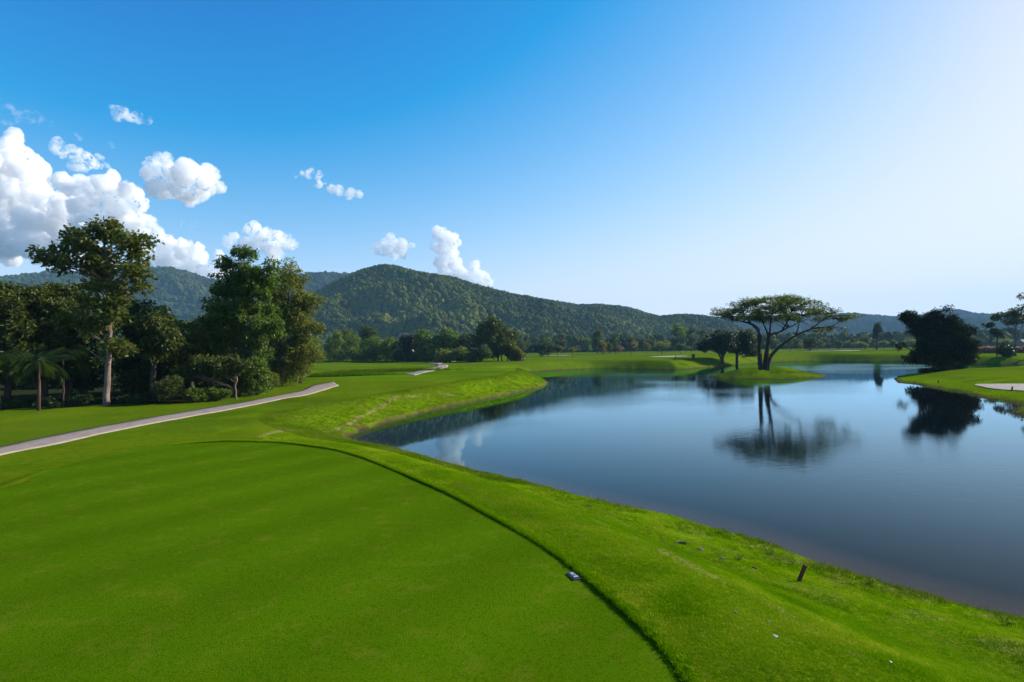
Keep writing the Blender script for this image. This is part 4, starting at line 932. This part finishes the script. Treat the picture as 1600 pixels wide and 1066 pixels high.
# bushland between the belt and the hill feet
N_ = 15000
px = g.uniform(-300, 1900, N_); Yd = 520 + 900 * g.random(N_) ** 1.6; pts = np.array([at_y(a, 545, b_) for a, b_ in zip(px, Yd)])
s = g.uniform(2.5, 6.5, N_); zz = height(pts[:, 0], pts[:, 1])
scatter('bushland', np.stack([pts[:, 0], pts[:, 1], zz + s * .7], 1), np.stack([s, s, s * g.uniform(.9, 1.8, N_)], 1), np.stack([0 * s, 0 * s, g.uniform(0, 6, N_)], 1), np.clip(g.normal(.35, .25, N_), 0, 1), M['crown'], 'crown', 'far bushland merging into the foot of the hills')

# ------------------------------------------------------------------ grass: blades on the near slope, the lip of the tee and the shore
g = np.random.default_rng(12)
def drop_pts(X, Y):
    return np.stack([X, Y, height(X, Y)], 1)
# mown fringe and near slope
N_ = 330000
a = g.uniform(math.radians(-24), math.radians(56), N_); r = np.exp(g.uniform(math.log(3.6), math.log(30), N_)); X = r * np.sin(a); Y = r * np.cos(a)
hh, d, dt, *_ = height(X, Y, True)
ok = (d > .1) & (dt > .03) & ((dt < 9) | (d < 8)) & ~((d > 7.5) & (dt > 3))
X, Y, hh, d, dt, r = X[ok], Y[ok], hh[ok], d[ok], dt[ok], r[ok]
n_ = len(X)
rgh = sstep(.4, .62, fbm(X * .5, Y * .5, 31, 3) + .35 * (1 - sstep(1.5, 4.2, d)) - .12)
size = (0.72 + .45 * rgh) * g.uniform(.7, 1.3, n_) * (.75 + .02 * r)
tint = np.clip((.30 + .55 * (fbm(X * 1.7, Y * 1.7, 61, 4) - .5) * 2) + g.normal(0, .12, n_) + .22 * rgh, 0, 1)
scatter('fringe_grass', np.stack([X, Y, hh - .002], 1), np.stack([size] * 3, 1), np.stack([g.normal(0, .12, n_), g.normal(0, .12, n_), g.uniform(0, 6, n_)], 1), tint, M['blade'], (7, .028, .024, .0030, .6), 'short blades of mown grass on the slope between tee and lake')
# lip of tee
T = np.array(tee); seg = np.roll(T, -1, 0) - T; Ls = np.hypot(*seg.T); 
vis = [i for i in range(len(T)) if T[i][0] > TEE_LEFT[0] - .3 and T[i][1] > 2]
P_ = []
for i in vis:
    k = int(Ls[i] * 420); u = g.random(k)[:, None]; nrm = np.array([seg[i][1], -seg[i][0]]) / (Ls[i] + 1e-9)
    q = T[i] + seg[i] * u
    P_.append((q, np.broadcast_to(nrm, q.shape)))
Qp = np.concatenate([p[0] for p in P_]); Nn = np.concatenate([p[1] for p in P_])
side = np.where(poly_sd(Qp[:, 0] + Nn[:, 0] * .05, Qp[:, 1] + Nn[:, 1] * .05, tee) < 0, 1, -1)[:, None]
Qp = Qp + Nn * side * np.abs(g.normal(.035, .05, (len(Qp), 1)))
n_ = len(Qp); s = g.uniform(.9, 1.5, n_)
zl = np.maximum(height(Qp[:, 0], Qp[:, 1]), TZ - .01)
scatter('lip_grass', np.stack([Qp[:, 0], Qp[:, 1], zl], 1), np.stack([s] * 3, 1), np.stack([g.normal(0, .3, n_), g.normal(0, .3, n_), g.uniform(0, 6, n_)], 1), np.clip(g.normal(.35, .2, n_), 0, 1), M['blade'], (6, .022, .028, .003, .4), 'longer grass lip standing round the cut tee surface')
# shore weeds
N_ = 160000
a = g.uniform(math.radians(-50), math.radians(56), N_); r = np.exp(g.uniform(math.log(8), math.log(90), N_)); X = r * np.sin(a); Y = r * np.cos(a)
hh, d, dt, *_ = height(X, Y, True)
dens = fbm(X * .9, Y * .9, 71, 3)
ok = (d > -.12) & (d < 4.5) & (g.random(len(X)) < (np.exp(-np.maximum(d, 0) / 1.1) * .9 + .3) * sstep(.36, .6, dens))
X, Y, hh, d, r = X[ok], Y[ok], hh[ok], d[ok], r[ok]; n_ = len(X)
s = g.uniform(.5, 1.4, n_) * (.6 + .5 * np.exp(-np.maximum(d, 0))) * (.9 + .012 * r)
scatter('shore_weeds', np.stack([X, Y, hh], 1), np.stack([s] * 3, 1), np.stack([g.normal(0, .15, n_), g.normal(0, .15, n_), g.uniform(0, 6, n_)], 1), np.clip(g.normal(.45, .2, n_) + .35 * np.exp(-np.maximum(d, 0) * 2) + .5 * (fbm(X * 1.1, Y * 1.1, 93, 3) - .5), 0, 1), M['weed'], (7, .07, .11, .005, .42), 'taller weeds and dry grass along the water edge')
# rough bank round the bay (coarser tufts)
N_ = 90000
a = g.uniform(math.radians(-30), math.radians(10), N_); r = np.exp(g.uniform(math.log(20), math.log(100), N_)); X = r * np.sin(a); Y = r * np.cos(a)
hh, d, dt, *_ = height(X, Y, True)
ok = (d > .3) & (d < 4.6) & (dt > 3)
X, Y, hh, d, r = X[ok], Y[ok], hh[ok], d[ok], r[ok]; n_ = len(X)
s = g.uniform(.6, 1.2, n_) * (.55 + .012 * r)
scatter('bank_grass', np.stack([X, Y, hh], 1), np.stack([s] * 3, 1), np.stack([g.normal(0, .2, n_), g.normal(0, .2, n_), g.uniform(0, 6, n_)], 1), np.clip(fbm(X * .7, Y * .7, 81, 3) + g.normal(0, .15, n_) - .1, 0, 1), M['weed'], (8, .12, .13, .007, .6), 'unmown tussocky grass on the bank round the bay')

# reeds in the ditch
for i, (c0, rx, ry, n_, hgt, lab) in enumerate([((600, 586), 9, 1.6, 900, 5, 'dark reed bed in the ditch beyond the near mound'), ((515, 591), 8, 1.2, 700, 5, 'pale reeds in the ditch near the wood corner')]):
    cpt = at_z(c0[0], c0[1], 1.6); X = cpt[0] + g.normal(0, rx * .5, n_); Y = cpt[1] + g.normal(0, ry * .5, n_)
    s = g.uniform(.7, 1.2, n_) * hgt
    scatter('reeds', drop_pts(X, Y), np.stack([s] * 3, 1), np.stack([g.normal(0, .1, n_), g.normal(0, .1, n_), g.uniform(0, 6, n_)], 1), np.clip(g.normal(.2, .2, n_), 0, 1), M['weed'], (8, .07, .15, .005, .38), lab)

# ------------------------------------------------------------------ small things
def simple(name, col, rough=.8, spec=.2, metal=0):
    n = NT(name); P = n.pos(); f = n.noise(30, 4, .6, P)
    c = n.mix(n.mr(f, .35, .7, 0, .5), col, tuple(x * .6 for x in col)); s_ = n.bsdf(c, rough, spec, bump=f, bdist=.003); n.b.inputs['Metallic'].default_value = metal
    return n.done(s_)
M['redwood'] = simple('red_painted_wood', (0.16, 0.045, 0.03)); M['plate'] = simple('dark_plate', (0.012, 0.03, 0.045), .45, .4)
M['white'] = simple('white_paint', (0.78, 0.78, 0.76), .6); M['wood'] = simple('weathered_wood', (0.10, 0.06, 0.04)); M['frame'] = simple('plate_rim', (0.18, 0.16, 0.14), .7)
M['litter'] = simple('litter_white', (0.7, 0.68, 0.66)); M['clod'] = simple('dry_clod', (0.17, 0.13, 0.075), .95, .05); M['tile'] = simple('roof_tile', (0.42, 0.22, 0.16)); M['wall'] = simple('house_wall', (0.22, 0.18, 0.14))

def box(V0, V1, bev=.0):
    import bmesh
    bm = bmesh.new(); bmesh.ops.create_cube(bm, size=1)
    for v in bm.verts: v.co = Vector([(V0[k] + V1[k]) / 2 + v.co[k] * (V1[k] - V0[k]) for k in range(3)])
    if bev: bmesh.ops.bevel(bm, geom=bm.edges[:], offset=bev, segments=2, affect='EDGES')
    me = bpy.data.meshes.new('box'); bm.to_mesh(me); bm.free(); return me
def drop_px(px, py, z=1.5):
    for _ in range(25): p = at_z(px, py, z); z = .5 * z + .5 * hz(p[0], p[1])
    return at_z(px, py, z)

# yardage plate set in the turf: dark plate, pale rim, three white figures
pc = at_z(896.5, 901.5, TZ); root = empty('yardage_plate', (pc[0], pc[1], TZ + .012), 'small dark plate with white figures 410 set in the edge of the tee', 'plate')
e0 = np.array(at_z(885, 893, TZ)[:2]); e1 = np.array(at_z(908, 912, TZ)[:2]); dv = e1 - e0; root.rotation_euler = (0, 0, math.atan2(dv[1], dv[0])); root.scale = (.85, .85, 1)
me = box((-.125, -.062, -.01), (.125, .062, .006), .003); me.name = 'rim'; link('rim', me, M['frame'], root)
me = box((-.116, -.053, .004), (.116, .053, .010), .002); me.name = 'plate'; link('plate', me, M['plate'], root)
for ch, x in (('4', -.068), ('1', -.004), ('0', .060)):
    cu = bpy.data.curves.new('figure', 'FONT'); cu.body = ch; cu.size = .085; cu.extrude = .001; cu.offset = .001; cu.align_x = 'CENTER'; cu.align_y = 'CENTER'
    o = bpy.data.objects.new('figure', cu); COL.objects.link(o)
    dg = bpy.context.evaluated_depsgraph_get(); me = bpy.data.meshes.new_from_object(o.evaluated_get(dg)); bpy.data.objects.remove(o); me.materials.clear(); me.name = 'figure'
    o = link('figure', me, M['white'], root); o.location = (x, 0, .012)

# red stakes marking the water
def stake(px, py, hpx, label, lean, r=.03, mat='redwood', name='stake'):
    p = drop_px(px, py); k = p[1] / F * hpx
    me = box((-r, -r * .6, -.15), (r, r * .6, k), .004); me.name = name; o = link(name, me, M[mat]); o.location = tuple(p); o.rotation_euler = (lean * .3, lean, .4)
    tag(o, label, 'stake')
stake(1248, 909, 27, 'dark red wooden stake leaning on the grass near the lake edge', .42, .035)
stake(1466, 599, 5, 'small dark stake on the shore of the right peninsula', 0, .06, 'wood')
stake(1581, 611, 7, 'short twin stump stake in front of the right bunker', .2, .07, 'wood')
stake(1056, 562, 6, 'tiny marker post on the far bank left of the tee box', 0, .1, 'wood')

# litter and clods on the slope
lg = np.random.default_rng(3)
def blob(name, label, cat, px, py, s, mat, flat=.4, group=None):
    import bmesh
    bm = bmesh.new(); bmesh.ops.create_icosphere(bm, subdivisions=2, radius=1)
    for v in bm.verts:
        f = 1 + .55 * (float(vnoise(np.array(v.co.x * 2.3 + px), np.array(v.co.y * 2.3 + v.co.z * 3.1), 5)) - .5); v.co = Vector((v.co.x * s * f * 1.4, v.co.y * s * f, v.co.z * s * f * flat))
    me = bpy.data.meshes.new(name); bm.to_mesh(me); bm.free(); p = drop_px(px, py, 1.2); o = link(name, me, M[mat]); o.location = (p[0], p[1], p[2] + .004); o.rotation_euler = (lg.normal(0, .3), lg.normal(0, .3), lg.uniform(0, 6))
    tag(o, label, cat, group)
blob('paper_scrap', 'small white scrap on the slope, upper of a close pair', 'litter', 1201, 972, .012, 'litter')
blob('paper_scrap', 'larger white scrap on the slope below the worn line', 'litter', 1212, 995, .018, 'litter')
blob('paper_scrap', 'white scrap lying nearest the lower right corner', 'litter', 1393, 1036, .016, 'litter')
for a, b_, s, lab in [(1065, 850, .07, 'dry pale clod on the upper slope, left of a pair'), (1058, 848, .05, 'small crumb beside the left dry clod'), (1094, 860, .07, 'dry pale clod, right of the pair on the slope'), (1128, 874, .05, 'flat dry clod right of the pale pair'), (1180, 888, .05, 'dry clod midway between pale clods and red stake'),
                      (1236, 878, .05, 'dark lump at the water edge left of the red stake'), (1225, 872, .04, 'smaller dark lump at the water edge'), (920, 791, .06, 'dry clump above the bank left of the slope'), (1150, 958, .02, 'tiny clod beside the worn mower line')]:
    blob('clod', lab, 'clod', a, b_, s, 'clod', .5, 'dry clods on the near slope')
def weed(label, px, py, h, seed):
    g = np.random.default_rng(seed); p = drop_px(px, py, .8); n_ = 70
    C = g.normal(0, 1, (n_, 3)) * np.array([h * .35, h * .35, h * .1]); C[:, 2] = np.abs(g.random(n_)) * h * .5; D = g.normal(0, .5, (n_, 3)); D[:, 2] = 1
    me = leaves_mesh('leafy_weed', C, D, h * .5, h * .14, g); o = link('leafy_weed', me, M['bamboo']); o.location = tuple(p); tag(o, label, 'weed', 'leafy weeds on the near shore')
for i, (a, b_, h_, lab) in enumerate([(1362, 915, .16, 'broad leaved weed on the shore right of the red stake'), (1155, 876, .14, 'dark leafy weed left of the red stake'), (1126, 834, .12, 'leafy weed on the shore above the pale clods'), (1206, 868, .12, 'bushy weed beside the dark lumps'),
                                      (1345, 906, .1, 'small weed left of the broad leaved one'), (1300, 892, .12, 'round weed just right of the red stake'), (1575, 978, .16, 'dark weed by the water at the right picture edge')]):
    weed(lab, a, b_, h_, i)

# tee box sign on the far bank: dark red cabinet with cap
p = drop_px(1083.5, 562, 2.0); s = p[1] / F
root = empty('marker_box', tuple(p), 'dark red marker box standing on the shaded far bank', 'box')
me = box((-2.0 * s, -.25, -.2), (2.0 * s, .25, 7.6 * s), .03); me.name = 'cabinet'; link('cabinet', me, M['redwood'], root)
me = box((-2.6 * s, -.4, 7.6 * s + .003), (2.6 * s, .4, 8.6 * s), .03); me.name = 'cap'; link('cap', me, M['redwood'], root)

# house roof glimpsed over the tree row, and a pale roof at the right edge
def house(label, px, Y, wpx, top_py, mat='tile'):
    p = at_y(px, 550, Y); z = hz(p[0], p[1]); W = wpx * Y / F; top = at_y(px, top_py, Y)[2]; H = top - z
    root = empty('house', (p[0], p[1], z), label, 'house')
    me = box((-W * .46, 0, -.3), (W * .46, W * .6, H * .7)); me.name = 'wall'; link('wall', me, M['wall'], root)
    V = [(-W / 2, -.6, H * .69), (W / 2, -.6, H * .69), (W / 2, W * .6 + .6, H * .69), (-W / 2, W * .6 + .6, H * .69), (-W * .3, W * .3, H), (W * .3, W * .3, H)]
    me = bpy.data.meshes.new('roof'); me.from_pydata(V, [], [(0, 1, 5, 4), (1, 2, 5), (2, 3, 4, 5), (3, 0, 4), (3, 2, 1, 0)]); me.update(); link('roof', me, M[mat], root)
    for k in (-.25, .05, .3):
        me = box((k * W - .5, -.06, H * .25), (k * W + .5, -.002, H * .5)); me.name = 'window'; link('window', me, M['plate'], root)
house('house with a pinkish roof glimpsed above the tree row', 632, 275, 26, 520)
house('low house with a pale roof at the far right edge', 1612, 330, 30, 530, 'wall')

# ------------------------------------------------------------------ clouds: lumpy bodies of vapour far outside the haze
def cloud_mat(name, dens, ragged):
    n = NT(name)
    v = n.n('ShaderNodeVolumeScatter'); v.inputs['Color'].default_value = (0.998, 0.998, 0.998, 1); v.inputs['Anisotropy'].default_value = 0.0
    nz = n.noise(0.0075, 5, 0.62, n.pos())
    n.l(n.math('MULTIPLY', n.mr(nz, ragged, ragged + .16), dens), v.inputs['Density'])
    n.l(v.outputs[0], n.out.inputs['Volume']); return n.m
CM = {}
def vnoise3(q):
    i = np.floor(q).astype(np.int64); f = q - i; f = f * f * (3 - 2 * f); out = 0
    for dx in (0, 1):
        for dy in (0, 1):
            for dz in (0, 1):
                w_ = (f[:, 0] if dx else 1 - f[:, 0]) * (f[:, 1] if dy else 1 - f[:, 1]) * (f[:, 2] if dz else 1 - f[:, 2])
                out = out + w_ * hash2(i[:, 0] + dx, i[:, 1] + dy, i[:, 2] + dz)
    return out
def cloud(label, blobs, Y, thin=1.0, seed=0, vox=18, dis=1.0, group='white clouds over the left half'):
    """blobs: (px, py, r px) seen from the tee; each becomes a ball of vapour, then one lumpy body"""
    import bmesh
    g = np.random.default_rng(seed + 500); bm = bmesh.new(); s = Y / F; cen = at_y(blobs[0][0], blobs[0][1], Y); scale_ = []
    for (a, b_, r_) in blobs:
        for k in range(1 + int(7)):
            q = at_y(a + g.normal(0, r_ * .5) * (k > 0), b_ + g.normal(0, r_ * .38) * (k > 0), Y) - cen; rr = r_ * s * (.82 if k == 0 else g.uniform(.25, .6)) * .9
            q[1] += g.normal(0, r_ * s * .5)
            bmesh.ops.create_icosphere(bm, subdivisions=3, radius=rr, matrix=Matrix.Translation(Vector(q)))
    me = bpy.data.meshes.new('cloud'); bm.to_mesh(me); bm.free(); me.polygons.foreach_set('use_smooth', np.ones(len(me.polygons), bool))
    key = round(thin, 2)
    if key not in CM: CM[key] = cloud_mat('cloud_vapour', 0.015 * thin ** 1.6, .31 + .2 * (1 - thin) / .6)
    o = link('cloud', me, CM[key]); o.location = tuple(cen)
    rm = o.modifiers.new('union', 'REMESH'); rm.mode = 'VOXEL'; rm.voxel_size = 9.5 * Y / 7000
    dg = bpy.context.evaluated_depsgraph_get(); me2 = bpy.data.meshes.new_from_object(o.evaluated_get(dg)); o.modifiers.clear()
    # drop hollow inner shells left where the balls overlap
    n_ = len(me2.vertices); ed = np.empty(len(me2.edges) * 2, np.int32); me2.edges.foreach_get('vertices', ed); ed = ed.reshape(-1, 2); lab = np.arange(n_)
    while True:
        m_ = np.minimum(lab[ed[:, 0]], lab[ed[:, 1]]); new = lab.copy(); np.minimum.at(new, ed[:, 0], m_); np.minimum.at(new, ed[:, 1], m_); new = new[new]; new = new[new]
        if (new == lab).all(): break
        lab = new
    co = np.empty(n_ * 3, np.float32); me2.vertices.foreach_get('co', co); co = co.reshape(-1, 3)
    qv = np.empty(len(me2.loops), np.int32); me2.loops.foreach_get('vertex_index', qv); qv = qv.reshape(-1, 4)
    A_, B_, C_, D_ = (co[qv[:, k]].astype(float) for k in range(4)); vol = (np.cross(A_, B_) * C_).sum(1) + (np.cross(A_, C_) * D_).sum(1)
    tot = np.bincount(lab[qv[:, 0]], vol, n_); okq = tot[lab[qv[:, 0]]] > 0
    qv = qv[okq]; us = np.unique(qv); rm_ = np.full(n_, -1); rm_[us] = np.arange(len(us)); me2 = mesh_np('cloud', co[us], rm_[qv], True)
    n_ = len(me2.vertices); co = np.empty(n_ * 3, np.float32); me2.vertices.foreach_get('co', co); co = co.reshape(-1, 3).astype(float)
    k = 7000 / Y
    for sc_, am in ((190, 60), (85, 50), (38, 30), (17, 16)):
        nr_ = np.empty(n_ * 3, np.float32); me2.vertex_normals.foreach_get('vector', nr_); nr_ = nr_.reshape(-1, 3)
        q = co * k / sc_ + seed * 7.3
        f = .62 - np.abs(2 * vnoise3(q) - 1) * 1.6
        co = co + nr_ * (f * am * dis / k * min(1.0, blobs[0][2] / 18 + .2))[:, None] * .6
        me2.vertices.foreach_set('co', co.astype(np.float32).ravel()); me2.update()
    me2.polygons.foreach_set('use_smooth', np.ones(len(me2.polygons), bool)); me2.materials.clear(); me2.materials.append(CM[key]); o.data = me2
    tag(o, label, 'cloud', group)
cloud('biggest cloud bank filling the left edge above the wood', [(20, 240, 32), (45, 260, 26), (5, 275, 38), (50, 300, 28), (80, 315, 24), (20, 335, 48), (80, 350, 42), (20, 375, 40), (120, 365, 34), (70, 385, 30), (-40, 320, 60), (-60, 370, 50)], 7600, 1.0, 1)
cloud('bright puffy cloud above the teak tree', [(110, 290, 20), (140, 290, 22), (170, 290, 20), (200, 300, 22), (215, 318, 14), (165, 315, 26), (130, 325, 26), (190, 335, 20), (150, 345, 30), (205, 348, 22), (235, 350, 10)], 7200, 1.0, 2)
cloud('ragged small cloud over the bright puffy one', [(95, 232, 12), (115, 240, 13), (135, 250, 14), (150, 256, 9), (118, 262, 9), (168, 256, 6)], 7000, .75, 3, 14)
cloud('faint scrap of cloud left of the high oval cloud', [(118, 212, 7), (170, 224, 8), (160, 226, 5)], 7000, .45, 4, 12)
cloud('lone oval grey bottomed cloud', [(245, 268, 22), (270, 272, 26), (300, 275, 28), (320, 288, 20), (285, 295, 24), (250, 295, 20), (310, 300, 16), (236, 255, 12)], 7000, .9, 5)
cloud('small high oval cloud at upper left', [(188, 176, 11), (203, 181, 12), (220, 188, 9), (178, 170, 6)], 6800, .7, 6, 12)
cloud('faint flat cloud at the far upper left edge', [(5, 180, 14), (30, 184, 12), (55, 187, 12), (70, 188, 7)], 6900, .4, 7, 13)
cloud('cloud bank behind the gap between teak and climber tree', [(245, 370, 16), (265, 385, 18), (290, 395, 20), (308, 388, 12), (310, 402, 14), (260, 410, 26), (300, 420, 24), (340, 415, 14), (352, 412, 12), (325, 432, 22), (280, 440, 26), (235, 400, 24)], 8200, 1.0, 8)
cloud('faint flat cloud above that bank', [(288, 350, 7), (303, 353, 9), (315, 356, 5)], 7900, .4, 9, 12)
cloud('round cloud behind the top of the climber tree', [(400, 360, 13), (412, 372, 18), (432, 370, 15), (445, 380, 14), (425, 388, 16), (390, 385, 15), (450, 386, 9), (358, 378, 9), (375, 384, 8)], 8000, .85, 10, 14)
cloud('thin wisp cloud in the middle of the blue, upper piece', [(470, 272, 6), (484, 272, 8), (498, 274, 6), (462, 276, 5)], 7400, .8, 11, 9)
cloud('thin wisp cloud in the middle of the blue, lower piece', [(500, 290, 7), (515, 296, 7), (532, 299, 8), (548, 302, 9), (562, 305, 6)], 7400, .85, 12, 9)
cloud('small flat cloud left of the tower cloud', [(590, 390, 8), (602, 386, 10), (615, 382, 12), (632, 385, 10), (625, 393, 11), (608, 394, 9)], 8200, .8, 13, 12)
cloud('bright tower cloud standing behind the hill shoulder', [(685, 366, 10), (696, 372, 13), (705, 380, 11), (690, 388, 14), (705, 398, 11), (695, 408, 14), (712, 415, 14), (695, 425, 14), (722, 432, 16), (742, 415, 8), (748, 428, 11), (757, 440, 10), (740, 445, 16), (710, 440, 16)], 8600, 1.0, 14, 13)
cloud('tiny low cloud right of the tower cloud', [(800, 460, 5), (812, 461, 7), (820, 463, 4)], 8600, .6, 15, 9)
cloud('faint low cloud over the right shoulder of the hills', [(1060, 488, 7), (1075, 487, 9), (1092, 490, 8), (1045, 492, 6)], 9000, .5, 16, 12)
